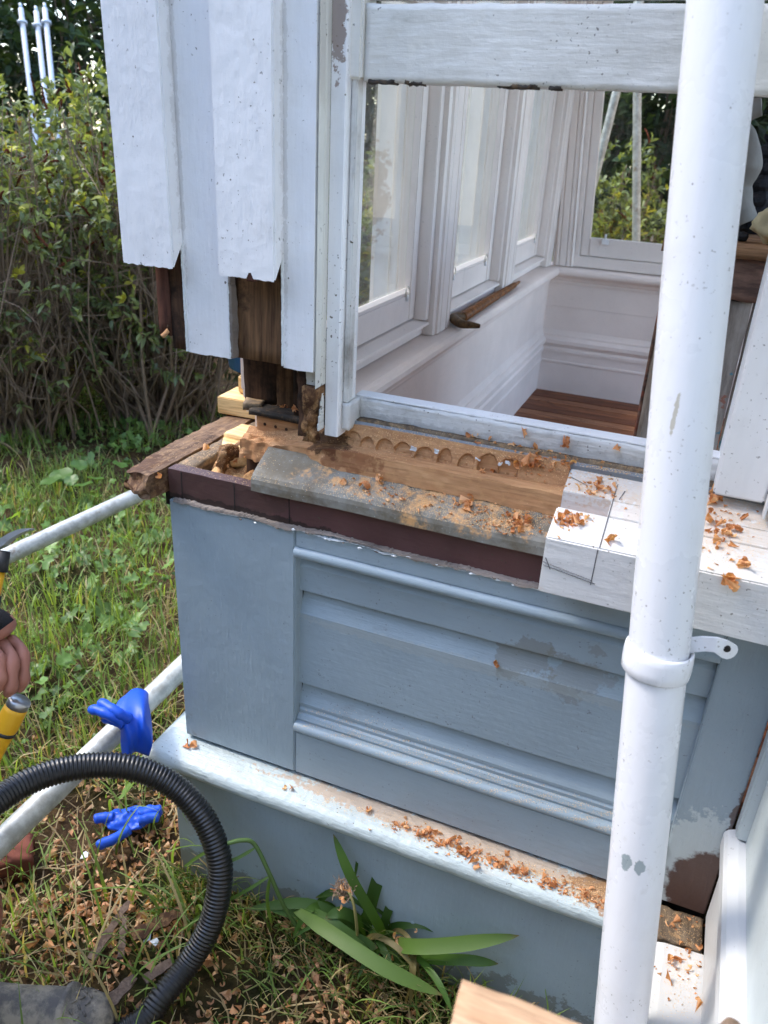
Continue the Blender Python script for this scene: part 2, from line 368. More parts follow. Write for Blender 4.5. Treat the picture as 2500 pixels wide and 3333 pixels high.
# ================================================================== ground
def gz(x, y):
    d = max(0, math.hypot(x+.2, y)-.6)
    return .018*nz((x, y, 0), 2.1)+.010*nz((x, y, 3), 7)+.004*nz((x, y, 5), 22)-.012+min(.25, .03*d)*nz((x, y, 9), .4)
def ground():
    a = np.linspace(-1, 1, 181); xs = np.sign(a)*(np.abs(a)**2.6)*60-.6
    b = np.linspace(-1, 1, 181); ys = np.sign(b)*(np.abs(b)**2.6)*60+.3
    V = [(x, y, gz(x, y) if abs(x) < 12 and abs(y) < 12 else 0) for y in ys for x in xs]; n = 181
    F = [(j*n+i, j*n+i+1, (j+1)*n+i+1, (j+1)*n+i) for j in range(n-1) for i in range(n-1)]
    return mesh('ground', V, F, M_soil, smooth=True, origin=(0, 0, 0), label='brown soil and lawn ground with trampled grass', kind='structure')
ground()

# ================================================================== bay window (exterior)
BAY = empty('bay_window', (.5, 0, 0), 'weatherboarded bay with blue panelled base and white windows, sill partly cut away', 'bay window')
FARY = 2.60            # inner face of the far wall
# --- plinth and ledge
sweep('base_board', [(1.03, -.03), (-.02, -.03), (-.02, 2.85), (1.2, 2.85)], [(0, -.25), (0, .33), (-.05, .33), (-.05, -.25)], M_bluestile, BAY, side=-1) if False else None
box('base_board', -.02, 1.028, -.03, .03, -.25, .328, M_bluestile, BAY, bev=.004)
box('base_board', -.02, .04, .032, 2.85, -.25, .328, M_bluestile, BAY, bev=.004)
box('base_board', .042, 1.2, 2.79, 2.85, -.25, .328, M_bluestile, BAY, bev=.004)
lp = [(-.03, .376), (.028, .372), (.046, .368)]
lp += [(.046+.02*math.sin(a), .346+.022*math.cos(a)) for a in np.linspace(.15, math.pi*.8, 9)] + [(.046, .320), (.030, .316), (.004, .318), (-.03, .318)]
def ledge_wob(o):
    me = o.data; W = WL[o.name]
    bm = bmesh.new(); bm.from_mesh(me)
    bmesh.ops.subdivide_edges(bm, edges=[e for e in bm.edges if e.calc_length() > .3], cuts=60)
    for v in bm.verts:
        p = v.co+W; v.co += Vector((0, nz(p, 9, 1)*.0022+nz(p, 40, 2)*.0008, nz(p, 7, 3)*.0022+nz(p, 45, 4)*.0008))
    bm.to_mesh(me); bm.free(); me.shade_smooth()
o = sweep('base_ledge', [(.985, 0), (0, 0), (0, 2.82)], lp, M_ledge, BAY, side=1)
ledge_wob(o)
for (x, z, s) in ((.02, .30, .006), (.005, .21, .006)): pass
for (x, z) in ((.012, .285), (.008, .175), (.55, .12), (.9, .27)):
    blob_v = [(x+.0045*math.cos(t), -.0305, z+.0045*math.sin(t)) for t in np.linspace(0, 6.283, 11)[:-1]]; mesh('nail_head', blob_v+[(x, -.0328, z)], [(k, (k+1) % 10, 10) for k in range(10)], M_bluestile, BAY, True)
# --- flat frame boards
box('corner_stile', 0, .262, 0, .034, .381, .938, M_bluestile, BAY, bev=.0025)
box('side_stile', 0, .03, .036, .36, .381, .938, M_bluestile, BAY, bev=.0025)
box('bottom_rail', .263, .971, .0012, .034, .381, .487, M_blue, BAY)
box('top_rail', .263, .971, .0008, .034, .903, .940, M_blue, BAY)
box('right_stile', .972, 1.058, 0, .034, .381, .972, M_peel, BAY, bev=.002)
box('backing_wall', .03, 1.06, .045, .06, .05, .94, M_dark, BAY, bev=0)
# --- beads
def rod_prof(cy, cz, ry, rz, back, n=12):
    return [(back, cz+rz)]+[(cy-ry*math.sin(t), cz+rz*math.cos(t)) for t in np.linspace(0, math.pi, n)]+[(back, cz-rz)]
prism('bead_moulding', rod_prof(.004, .8925, .011, .0105, .034), .262, .972, 'x', M_blue, BAY, smooth=False, n=40, wob=.0008)
prism('bead_moulding', rod_prof(.004, .4985, .010, .0105, .034), .262, .972, 'x', M_bluecove, BAY, n=40, wob=.0008)
prism('panel_fillet', [(.036, .5095), (.010, .5095), (.009, .515), (.013, .522), (.018, .524), (.018, .531), (.022, .536), (.036, .537)], .263, .971, 'x', M_bluecove, BAY, n=40, wob=.0006)
# --- weatherboards in the panel, each with its cove
def wboard(z0, z1, name='weatherboard'):
    cov = [(.038-.018*math.sin(t)**1.0*1.0 if False else .036-.016*(1-math.cos(t)), z1-.048*(t/(math.pi/2))) for t in np.linspace(0, math.pi/2, 8)]
    prism(name, [(.044, z1)]+cov+[(.020, z0+.0015), (.0215, z0), (.044, z0)], .262, .972, 'x', M_bluecove, BAY, n=30, wob=.0007)
wboard(.8035, .9035); wboard(.594, .8025); wboard(.5365, .593)

# --- purple fascia left bare after the sill was cut off
rough('fascia_board', 0, .70, .004, .030, .9425, .998, M_purple, BAY, amp=.0009, step=.012, freq=25, seed=3, smooth=False)
for a in (.0275, .1385, .2485): rough('board_seam', a, a+.0014, .0028, .006, .944, .9975, M_dark, BAY, amp=.0004, step=.006)
rough('fascia_return', .001, .036, .031, .33, .9425, .997, M_grey, BAY, amp=.002, step=.011, freq=30, seed=9)
def crust(x0, x1, z, mat, name, th, amp, seed, y=-.003, n=None):
    n = n or int((x1-x0)/.0035); V = []; F = []
    for i in range(n+1):
        x = x0+(x1-x0)*i/n; a = nz((x, 0, 0), 55, seed); b = nz((x, 0, 0), 190, seed+1); c = nz((x, 0, 0), 20, seed+2)
        zl = z+c*amp*.8+a*amp*.5-th*.5-abs(b)*amp*.4; zh = z+c*amp*.4+th*.5+abs(b)*amp*.5; yy = y+abs(a)*-.004-.001
        V += [(x, .004, zl), (x, yy, zl+.001), (x, yy*.8, (zl+zh)/2+.001), (x, yy*.6, zh), (x, .006, zh+.001)]
    for i in range(n):
        for j in range(4): F.append((i*5+j, (i+1)*5+j, (i+1)*5+j+1, i*5+j+1))
    return mesh(name, V, F, mat, BAY)
crust(.012, .70, .9405, M_crust, 'broken_paint_edge', .0035, .008, 3)
crust(.06, .70, .9368, M_flake, 'paint_flake_edge', .0008, .007, 8, y=-.001)
for i in range(16):       # loose paint chips along the break
    x = .16+.53*i/16+random.uniform(-.01, .01); z = .938+random.uniform(-.004, .002); s = random.uniform(.002, .0055)
    V = [(x+s*math.cos(t)*random.uniform(.6, 1.2), -.004-random.uniform(0, .003), z+s*.5*math.sin(t)*random.uniform(.6, 1.2)) for t in np.linspace(0, 6.28, 8)[:-1]]
    mesh('paint_chip', V+[(x, -.007, z)], [(k, (k+1) % 7, 7) for k in range(7)], M_flake if i % 2 else M_crust, BAY)

# --- rotten side sill, frame pocket and core
def rotfn(p, q):
    t = max(0, (.05-p.y)/.10); q = Vector(q)          # near end has rotted back to a ragged nose
    out = max(0, (-.03-p.x)/.036)
    q.x += out*(.010*nz((0, p.y, 0), 22, 3)+.006*nz((0, p.y, p.z), 60, 4)); q.z -= out*(.010*t+.004*abs(nz((0, p.y, 0), 30, 6)))*(p.z > .97)
    q.y += t*(.018*nz((p.x, 0, p.z), 40, 5)+.02*out); q.z += t*.012*(p.z < .96)
    return q
SS = empty('rotten_side_sill', (-.04, .15, .95), 'rotten timber sill along the left side of the bay, its near end crumbled to a dark nose', 'sill')
rough('sill_board', -.066, -.004, -.048, .325, .945, 1.0, M_side, SS, amp=.0018, step=.005, freq=40, seed=20, fn=rotfn, smooth=False)
box('packing_batten', -.022, 0.0, .02, .32, .915, .944, M_dark, SS, bev=0)
def corefn(p, q):
    q = Vector(q); 
    if p.z > .96: q.z += .022*nz(p, 26, 6)+.014*nz(p, 60, 7)+(.10*(p.y-.05) if p.y > .05 else 0)
    return q
rough('rotten_core', .045, .20, .034, .13, .93, .980, M_rotcore, BAY, amp=.004, step=.0045, freq=40, seed=31, fn=corefn)
def ridge(p, q):
    q = Vector(q); q.z += .016*nz((p.x*.4, p.y, 0), 30, 2)*(p.z > .97); q.x += .012*nz((0, p.y, p.z), 30, 4)
    return q
rough('rotten_ridge', .070, .086, .06, .125, .95, 1.022, M_rot, BAY, amp=.006, step=.006, freq=45, seed=36, fn=ridge)
rough('pocket_lip', .06, .21, .030, .034, .955, .994, M_grey, BAY, amp=.001, step=.006, seed=38)

# --- grey flashing sheet
SLOPE = lambda y: 1.062+(y+.07)*.353       # top of the timber sill
fp = [(.050, 1.0605), (.0, 1.0325), (-.0065, 1.0275), (-.0105, 1.0215), (-.0118, 1.014), (-.0118, 1.000), (.0035, 1.0), (.0035, 1.016), (.050, 1.043)]
o = prism('flashing_sheet', fp, .183, .702, 'x', M_flash, BAY, n=70, wob=.0016, smooth=False)

# --- what is left of the timber sill, with bored-out holes
holes = [on(900+a*.6028, 1250+b*.6028, 1, .045) for a, b in ((405, 300), (480, 335), (585, 350), (680, 368), (800, 385), (915, 402), (1030, 415), (1135, 450), (1250, 475))]
hdep = (.005, .009, .012, .011, .014, .009, .011, .015, .016)
def sillremnant():
    x0, x1 = .112, .702; nx = 420; nf_, nb_ = 12, 40; ny = nf_+nb_+1
    H = [(q.x+random.uniform(-.002, .002), q.z+random.uniform(-.004, .003), d*random.uniform(.6, 1.2)) for q, d in zip([on(900+a*.6028, 1250+b*.6028, 1, .066) for a, b in ((405, 305), (488, 335), (585, 355), (680, 372), (800, 395), (915, 405), (1030, 425), (1135, 455), (1250, 478))], hdep)]
    V = []; F = []
    for j in range(ny+1):
        for i in range(nx+1):
            x = x0+(x1-x0)*i/nx; left = max(0, min(1, (.36-x)/.22)); left = left*left*(3-2*left)
            ya = .034+.003*nz((x, 0, 0), 20, 2)+left*(.034+.008*nz((x, 0, 0), 45, 3)); yb = .060+left*.030; zs = 1.0855-.030*left; zt = 1.1225-.055*left
            if j <= nf_:
                v = j/nf_; y = ya+(yb-ya)*v; z = zs+.002*v+.0009*nz((x*.25, y, 0), 150, 5)+left*.006*nz((x, y, 0), 70, 4)+.0025*nz((x, y, 0), 30, 8)*(1-v)
            elif j <= nf_+nb_:
                v = (j-nf_)/nb_; y = yb+.013*v; z = zs+.002+(zt-zs-.002)*v; dep = 0
                for (hx, hz, d) in H:
                    r = math.hypot((x-hx)/(.0150+.003*math.sin(hx*997)), (z-hz)/(.0205+.004*math.sin(hx*613)))*(1+.07*nz((x, z, 0), 90, 11))
                    if r < 1: dep = max(dep, d*min(1, (1-r)/.07)+.0025*max(0, 1-r/.13))
                y += dep*.8+.0012*nz((x, z, 0), 70, 6)+.0007*nz((x, z, 0), 200, 9); z -= dep*.25; y = min(y, .0728+left*.035)
            else: y = yb+.020; z = zt
            V.append((x, y, z))
    n = nx+1
    for j in range(ny):
        for i in range(nx): F.append((j*n+i, j*n+i+1, (j+1)*n+i+1, (j+1)*n+i))
    base = len(V)
    for k in range(1, 5):
        for i in range(n):
            x, y, z = V[i]; left = max(0, min(1, (.36-x)/.22))
            V.append((x, y+.002*nz((x, k*.01, 0), 60, 6)*(1+2*left)-.001*k, z-.009*k+.002*nz((x, k, 0), 30)))
    for k in range(4):
        for i in range(nx):
            a = (i if k == 0 else base+(k-1)*n+i); b = base+k*n+i; F.append((a, b, b+1, a+1))
    eb = len(V)
    for j in range(ny+1): V.append((V[j*n][0]+.002*nz((0, j, 0), .9), V[j*n][1], 1.02))
    for j in range(ny): F.append((j*n, (j+1)*n, eb+j+1, eb+j))
    return mesh('cut_back_sill', V, F, M_sillwood, BAY, smooth=False)
sillremnant()
for (a, b) in ((740, 345), (860, 365), (1085, 405), (1205, 430), (1250, 425)):
    p = on(900+a*.6028, 1250+b*.6028, 1, .062); rough('paint_curl', p.x-.004, p.x+.005, p.y-.0012, p.y, p.z-.002, p.z+.004, M_flake, BAY, amp=.004, step=.002, freq=90, seed=a, smooth=False)
rough('sill_underlay', .36, .70, .055, .078, .96, 1.05, M_olddark, BAY, amp=.002)
rough('sill_underlay', .115, .36, .085, .10, .96, 1.03, M_olddark, BAY, amp=.002)

# --- white sill still in place on the right, with a notch chopped into it
WS = empty('white_window_sill', (.95, 0, .972), 'thick white painted sill on the right with a chopped notch and pencil marks', 'sill')
def slab(name, x0, x1, y0, y1, z0, mat, drop=0, bev=.002):
    return prism(name, [(y0, z0), (y1, z0), (y1, SLOPE(y1)-drop), (y0, SLOPE(y0)-drop)], x0, x1, 'x', mat, WS, bev=bev)
slab('sill_front', .702, 1.32, -.07, -.006, .972, M_sill)
slab('sill_middle', .775, 1.32, -.0055, .026, .974, M_sill, bev=.0008)
slab('sill_back', .703, 1.32, .0265, .079, .974, M_sill, bev=.0008)
rough('notch_timber', .704, .774, -.0055, .026, .99, SLOPE(0)-.020, M_sillwood, WS, amp=.002, step=.005)
def pencil(pts):
    V = []; F = []
    for a, b in zip(pts, pts[1:]):
        a = Vector(a); b = Vector(b); t = (b-a).normalized(); n = t.cross(Vector((0, -.3, 1)) if abs(t.z) < .8 else Vector((0, 1, 0))).normalized()*.0007
        k = len(V); V += [a-n, a+n, b+n, b-n]; F.append((k, k+1, k+2, k+3))
    return mesh('pencil_line', V, F, M_pencil, WS)
e_ = .0009
pencil([(.777, .06, SLOPE(.06)+e_), (.777, -.0695, SLOPE(-.0695)+e_)]); pencil([(.7755, -.0709, 1.061), (.7745, -.0709, 1.003)])
pencil([(.703, -.0709, 1.018), (.78, -.0709, 1.006)]); pencil([(.703, -.0709, 1.023), (.776, -.0709, 1.010)]); pencil([(.706, -.0709, 1.03), (.715, -.0709, 1.013)])
pencil([(.707, .058, SLOPE(.058)+e_), (.73, .048, SLOPE(.048)+e_)]); pencil([(.752, .068, SLOPE(.068)+e_), (.749, .035, SLOPE(.035)+e_)]); pencil([(.79, .05, SLOPE(.05)+e_), (.785, .03, SLOPE(.03)+e_)])
pencil([(.712, -.03, SLOPE(-.03)+e_), (.733, -.037, SLOPE(-.037)+e_)])

# --- lead upstand and the window frame's own bottom rail
prism('lead_upstand', [(.0795, 1.085), (.076, 1.121), (.079, 1.1255), (.084, 1.124), (.084, 1.085)], .30, 1.3, 'x', M_lead, BAY, n=60, wob=.0016)
rough('dusty_sill_step', .298, 1.3, .0845, .10, 1.08, 1.1275, M_grey, BAY, amp=.0015, step=.012)
rough('frame_bottom_rail', .318, .985, .101, .137, 1.085, 1.160, M_rail, BAY, amp=.0016, step=.007, freq=50, seed=44)
box('frame_bottom_rail_top', .322, .985, .104, .135, 1.161, 1.1635, M_white, BAY, bev=.0005)

# --- board-and-batten siding
for i, (x0, x1) in enumerate(((-.033, .064), (.146, .244))):
    n = 24; V = []; F = []
    for k in range(n+1):
        x = x0+(x1-x0)*k/n; j = .0018*nz((x, 0, 0), 120, i)+.001*nz((x, 0, 0), 300, i+2)
        if i == 1 and .50 < k/n < .62: j += .009
        V += [(x, -.03, 1.360+j), (x, -.03, 2.72), (x, -.0006, 2.72), (x, -.0006, 1.400+j*.5)]
    for k in range(n):
        for q in range(4): F.append((k*4+q, (k+1)*4+q, (k+1)*4+(q+1) % 4, k*4+(q+1) % 4))
    F += [(0, 1, 2, 3), tuple(n*4+q for q in (3, 2, 1, 0))]
    bm = bmesh.new(); bv = [bm.verts.new(v) for v in V]
    for f in F: bm.faces.new([bv[q] for q in f])
    bmesh.ops.recalc_face_normals(bm, faces=bm.faces)
    bmesh.ops.bevel(bm, geom=[e for e in bm.edges if abs(e.verts[0].co.z-e.verts[1].co.z) > .5 and e.calc_face_angle(0) > .6], offset=.002, segments=2, affect='EDGES')
    from_bm('batten', bm, M_siding, BAY)
rough('batten_torn_wood', .196, .207, -.029, -.02, 1.357, 1.372, M_redold, BAY, amp=.002, step=.003)
def sboard(x0, x1, y1, mat, z=1.222, side=None):
    n = 20; V = []; F = []
    for k in range(n+1):
        x = x0+(x1-x0)*k/n; j = .0015*nz((x, 1, 0), 120, 4)
        V += [(x, 0, z+j), (x, 0, 2.72), (x, y1, 2.72), (x, y1, z+j)]
    for k in range(n):
        for q in range(4): F.append((k*4+q, (k+1)*4+q, (k+1)*4+(q+1) % 4, k*4+(q+1) % 4))
    F += [(0, 1, 2, 3), tuple(n*4+q for q in (3, 2, 1, 0))]
    bm = bmesh.new(); bv = [bm.verts.new(v) for v in V]
    for f in F: bm.faces.new([bv[q] for q in f])
    return from_bm('siding_board', bm, mat, BAY)
sboard(.062, .1435, .02, M_siding); sboard(.2415, .2935, .02, M_siding)
def vcrust(x, z0, z1, w, mat, seed, y=.0):
    n = int((z1-z0)/.004); V = []; F = []
    for i in range(n+1):
        z = z0+(z1-z0)*i/n; a = nz((x, 0, z), 50, seed); b = nz((x, 0, z), 160, seed+1)
        V += [(x-w*.5+a*.0012, y+.001, z), (x-w*.2, y-.002-abs(b)*.002, z), (x+w*.3+b*.0015, y-.001-abs(a)*.003, z), (x+w*.6+a*.003+b*.001, y+.010, z)]
    for i in range(n):
        for j in range(3): F.append((i*4+j, i*4+j+1, (i+1)*4+j+1, (i+1)*4+j))
    mesh('cut_paint_edge', V, F, mat, BAY)
vcrust(.147, 1.224, 1.362, .008, M_crust, 5); vcrust(.1445, 1.224, 1.362, .003, M_flake, 6, -.0008)
vcrust(.061, 1.224, 1.40, .005, M_flake, 7, -.001); vcrust(.2405, 1.226, 1.40, .004, M_flake, 9, -.001)
rough('stud_face', .1445, .2410, .013, .021, 1.2225, 2.6, M_old, BAY, amp=.0012, step=.012, seed=3)
rough('corner_timber', .004, .0265, .004, .02, 1.243, 2.6, M_redold, BAY, amp=.0015, step=.012, seed=4)
rough('corner_timber', .028, .0615, .006, .022, 1.2225, 2.6, M_olddark, BAY, amp=.0015, step=.012, seed=5)
rough('timber_splinter', .006, .024, .002, .004, 1.243, 1.250, M_sillwood, BAY, amp=.002, step=.003, rot=Matrix.Rotation(-.7, 3, 'Y'))
# side face casing, outer trim and jamb
prism('casing', [(.255, .0205), (.2935, .0205), (.2965, .003), (.2965, .022), (.2935, .026), (.2965, .030), (.2965, .0395), (.255, .0395)][:3]+[(.2965, .022), (.2945, .025), (.2965, .028), (.2965, .0395), (.255, .0395)], 1.195, 2.7, 'z', M_cream, BAY, n=1)
def casrot(p, q):
    q = Vector(q); t = (1.20-p.z)/.09
    if t > 0: q.x -= .012*t*(.6+nz((p.y, p.z, 0), 70)) if p.x > .28 else 0; q.y += .010*t*(.5+nz(p, 60, 3))*(p.y < .02)
    return q
rough('rotted_casing_end', .268, .2955, .010, .0395, 1.098, 1.194, M_rot, BAY, amp=.003, step=.004, seed=50, fn=casrot)
rough('rotted_casing_strip', .258, .272, .018, .04, 1.105, 1.225, M_olddark, BAY, amp=.004, step=.005, seed=52)
for i in range(5):
    z = 1.12+.012*i; rough('paint_flake', .2945, .2968, .016+.003*i, .036, z, z+.0125, M_cream, BAY, amp=.001, step=.003, seed=60+i)
prism('outer_trim', [(.2970, .0400), (.3185, .0400), (.3205, .0425), (.3205, .075), (.2970, .075)], 1.106, 2.7, 'z', M_siding, BAY, n=1)
box('window_jamb', .3212, .3305, .055, .074, 1.163, 2.6, M_jamb, BAY, bev=.002)
box('window_jamb_lining', .3213, .3300, .0745, .088, 1.164, 2.6, M_white, BAY, bev=.001)
box('jamb_gap', .3206, .3211, .060, .09, 1.165, 2.6, M_dark, BAY, bev=0)
rough('jamb_foot', .3208, .3345, .054, .100, 1.116, 1.1625, M_jamb, BAY, amp=.0012, step=.006, seed=8)
box('casing', .909, .978, .052, .165, 1.125, 2.6, M_white, BAY, bev=.003)
box('casing', .979, 1.12, .040, .10, 1.118, 2.6, M_beam, BAY, bev=.004)
box('casing', .9785, .9815, .030, .052, 1.11, 2.6, M_white, BAY, bev=.001)
# raised lower sash: bottom rail with stile
US = empty('raised_sash', (.64, .07, 1.63), 'white sash pushed up in the near window, flaking along its bottom rail', 'sash')
rail = rough('bottom_rail', .338, .912, .058, .098, 1.632, 1.7245, M_beam, US, amp=.0014, step=.008, freq=40, seed=70)
box('stile', .3142, .3372, .050, .098, 1.634, 2.15, M_beam, US, bev=.003)
box('stile', .880, .908, .063, .096, 1.73, 2.15, M_beam, US, bev=.003)
box('meeting_rail', .338, .879, .064, .098, 1.732, 1.80, M_beam, US, bev=.003)
for a, b in ((.345, .385), (.40, .425), (.53, .585), (.60, .615)):
    rough('rotten_edge', a, b, .0573, .075, 1.6300, 1.6345, M_black, US, amp=.0022, step=.0025, freq=120, seed=int(a*300))
box('pane', .338, .879, .078, .081, 1.801, 2.14, M_glass, US, bev=0)

# --- framing left exposed under the siding
rough('stud', .084, .150, .135, .20, 1.105, 1.60, M_olddark, BAY, amp=.002, step=.012, seed=80)
rough('stud', .1525, .192, .135, .20, 1.092, 1.60, M_old, BAY, amp=.002, step=.012, seed=82)
rough('packer', .205, .262, .10, .135, 1.107, 1.26, M_olddark, BAY, amp=.003, step=.008, seed=84)
rough('bored_plate', .131, .30, .1005, .13, 1.045, 1.095, M_sillwood, BAY, amp=.0015, step=.005, seed=86)
for k in range(5):
    p = Vector((.148+.022*k, .0988, 1.080-.001*k))
    V = [p+Vector((.0032*math.cos(t), .0, .0032*math.sin(t))) for t in np.linspace(0, 6.283, 9)[:-1]]
    mesh('bored_pit', V, [tuple(range(8))], M_olddark, BAY)
rough('dark_cover_strip', .120, .29, .088, .134, 1.0965, 1.107, M_black, BAY, amp=.002, step=.006, seed=88, rot=Matrix.Rotation(-.05, 3, 'X'))
rough('dark_cover_strip', .085, .12, .10, .20, 1.100, 1.112, M_grey, BAY, amp=.002, step=.006, seed=90, rot=Matrix.Rotation(.35, 3, 'Z'))
rough('inner_frame_board', .037, .15, .135, .20, .95, 1.03, M_fresh, BAY, amp=.002, step=.01, seed=92)
box('wall_core', .03, .084, .036, .30, 1.25, 2.6, M_dark, BAY, bev=0)
rough('fresh_packer', .045, .115, .095, .155, .985, 1.022, M_fresh, BAY, amp=.002, step=.008, seed=94, rot=Matrix.Rotation(.5, 3, 'Z'))

# --- side and far walls above the plinth (outer skin), header, roof
box('outer_side_wall', 0, .03, .362, 2.79, .381, 1.04, M_bluestile, BAY)
box('outer_far_wall', .0, 1.2, 2.75, 2.79, .381, 1.04, M_bluestile, BAY)
box('wall_header', .0, .16, .03, 2.78, 2.25, 2.72, M_siding, BAY)
box('wall_header', .162, 1.2, 2.62, 2.78, 2.25, 2.72, M_siding, BAY)
box('wall_header', .30, 1.2, .03, .16, 2.25, 2.72, M_siding, BAY)
box('roof', -.04, 1.3, -.04, 2.9, 2.73, 2.80, M_siding, BAY)
box('ceiling', .16, 1.3, .16, 2.62, 2.68, 2.70, M_inner, BAY)

# ================================================================== interior of the bay
IN = empty('bay_interior', (.5, 1.3, .465), 'painted interior joinery of the bay with panelled dado and sash windows', 'interior joinery')
path = [(.165, .17), (.165, FARY), (1.12, FARY)]
def closed(prof, back=-.03): return [(back, prof[0][1])]+prof+[(back, prof[-1][1])]
sweep('skirting', path, closed([(.012, .466), (.012, .632), (.016, .636), (.016, .644), (.012, .648), (.012, .687)]), M_inner, IN, side=-1)
sweep('skirting_cap', path, closed([(.020, .6875), (.020, .700), (.013, .708), (.018, .716), (.026, .726), (.026, .742), (.019, .750), (.010, .756), (.010, .764), (.006, .77), (.0, .785)]), M_inner, IN, side=-1)
sweep('dado_board', path, closed([(0, .7855), (0, .8885)]), M_inner, IN, side=-1)
sweep('dado_board', path, closed([(.0012, .8895), (.0012, .989)]), M_inner, IN, side=-1)
sweep('scotia', path, closed([(.004, .9895), (.006, .996), (.006, 1.003), (.014, 1.008), (.018, 1.018), (.026, 1.026)]), M_inner, IN, side=-1)
sweep('sill_nosing', path, closed([(.022, 1.0265), (.038, 1.028), (.046, 1.034), (.049, 1.044), (.046, 1.054), (.038, 1.061), (.026, 1.064), (-.08, 1.068)], -.08), M_inner, IN, side=-1)
# left wall frame: sill riser, mullions, sashes
WX = .10
wins = ((.24, .955, 0), (1.165, 1.715, 1), (1.905, 2.475, 2))
box('frame_sill', .06, .135, .17, 2.58, 1.0685, 1.097, M_innerz, IN, bev=.004)
prism('frame_sill_slope', [(.06, 1.0975), (.152, 1.0975), (.150, 1.104), (.12, 1.112), (.06, 1.116)], .17, 2.58, 'y', M_innerz, IN)
def fluted(name, y0, y1, x, z0, z1, parent, axis='y'):
    w_ = y1-y0; prof = []
    seq = [(0, 0), (0, .012), (.07, .016), (.10, .010), (.16, .010), (.18, .018), (.30, .018), (.32, .012), (.36, .018), (.64, .018), (.68, .012), (.70, .018), (.82, .018), (.84, .010), (.90, .010), (.93, .016), (1, .012), (1, 0)]
    if axis == 'y': prof = [(x+d, y0+w_*t) for t, d in seq]+[(x-.05, y1), (x-.05, y0)]
    else: prof = [(y0+w_*t, x-d) for t, d in seq]+[(y1, x+.05), (y0, x+.05)]
    return prism(name, prof, z0, z1, 'z', M_innerz, parent)
for (y0, y1) in ((.985, 1.135), (1.735, 1.885), (2.495, 2.60)): fluted('mullion', y0, y1, .150, 1.068, 2.3, IN)
for (y0, y1, i) in wins:
    box('window_reveal', .055, .149, y0-.03 if i else .17, y0-.001, 1.112, 2.3, M_innerz, IN, bev=.002)
    box('window_reveal', .055, .149, y1+.001, y1+.03, 1.112, 2.3, M_innerz, IN, bev=.002)
    prism('outer_jamb', [(.078, y1-.0005), (.062, y1-.0005), (.062, y1-.008), (.040, y1-.008), (.040, y1-.014), (.0, y1-.014), (-.008, y1-.020), (-.008, y1+.17), (.054, y1+.17), (.054, y1+.0005), (.078, y1+.0005)], 1.06, 2.3, 'z', M_jambout, IN)
def sash(y0, y1, i):
    S = empty('sash_window', (WX, (y0+y1)/2, 1.113), parent=IN)
    a, b, z0, z1, r, s = y0+.001, y1-.001, 1.116, 2.2, .072, .042
    box('stile', WX-.018, WX+.018, a, a+s, z0, z1, M_innerz, S, bev=.003); box('stile', WX-.018, WX+.018, b-s, b, z0, z1, M_innerz, S, bev=.003)
    box('bottom_rail', WX-.018, WX+.0175, a+s+.0005, b-s-.0005, z0, z0+r, M_innerz, S, bev=.003)
    prism('glazing_bead', [(WX+.0174, z0+r+.0003), (WX+.0174, z0+r+.006), (WX+.006, z0+r+.012), (WX+.002, z0+r+.012), (WX+.002, z0+r+.0003)], a+s+.0005, b-s-.0005, 'y', M_innerz, S)
    box('meeting_rail', WX-.018, WX+.0175, a+s+.0005, b-s-.0005, 1.83, 1.87, M_innerz, S, bev=.003)
    box('pane', WX-.002, WX+.001, a+s+.0005, b-s-.0005, z0+r+.0005, 2.2, M_glass, S, bev=0)
    for yy in ((b-s-.03,) if i == 0 else (b-s-.04, a+s+.07)):
        c = Vector((WX+.021, yy, z0+r+.006)); V = [c+Vector((0, .0125*math.cos(t), .0125*math.sin(t)+.004)) for t in np.linspace(0, 6.283, 25)]
        tube('ring_pull', V, .0018, M_brass, S, seg=8)
        tube('ring_stem', [c+Vector((0, 0, -.022)), c+Vector((0, 0, -.006))], .0035, M_white, S, seg=8)
    return S
M_brass = plain('painted_ring_metal', srgb(196, 190, 178), .4, .3, .5)
for wv in wins: sash(*wv)
# far wall window (old frame leans a little)
def lean(o, k=.062):
    W = WL[o.name]
    for v in o.data.vertices: v.co.x -= k*(v.co.z+W.z-1.06)
FX0 = .245
for o in (fluted('architrave', .172, .262, FARY, 1.068, 2.3, IN, 'x'),
          box('window_reveal', .2625, .282, FARY+.01, FARY+.12, 1.1, 2.3, M_innerz, IN, bev=.002),
          box('far_frame_sill', .20, 1.10, FARY-.004, FARY+.12, 1.0685, 1.112, M_innerz, IN, bev=.003)): lean(o)
S = empty('sash_window', (.6, FARY+.05, 1.113), parent=IN)
fa, fb, fz = .283, .98, 1.114
for o in (box('stile', fa, fa+.036, FARY+.03, FARY+.066, fz, 2.2, M_innerz, S, bev=.003), box('stile', fb, fb+.04, FARY+.03, FARY+.066, fz, 2.2, M_innerz, S, bev=.003),
          box('bottom_rail', fa+.0365, fb-.0005, FARY+.0305, FARY+.066, fz, fz+.076, M_innerz, S, bev=.003), box('pane', fa+.036, fb, FARY+.047, FARY+.05, fz+.0765, 2.2, M_glass, S, bev=0),
          box('sash_lift', .372, .402, FARY+.018, FARY+.030, fz+.055, fz+.075, M_white, S, bev=.002), box('sash_lift_post', .383, .391, FARY+.015, FARY+.026, fz+.075, fz+.097, M_white, S, bev=.002)): lean(o)
box('far_wall_pier', 1.02, 1.30, FARY, FARY+.15, 1.068, 2.3, M_innerz, IN, bev=.002)

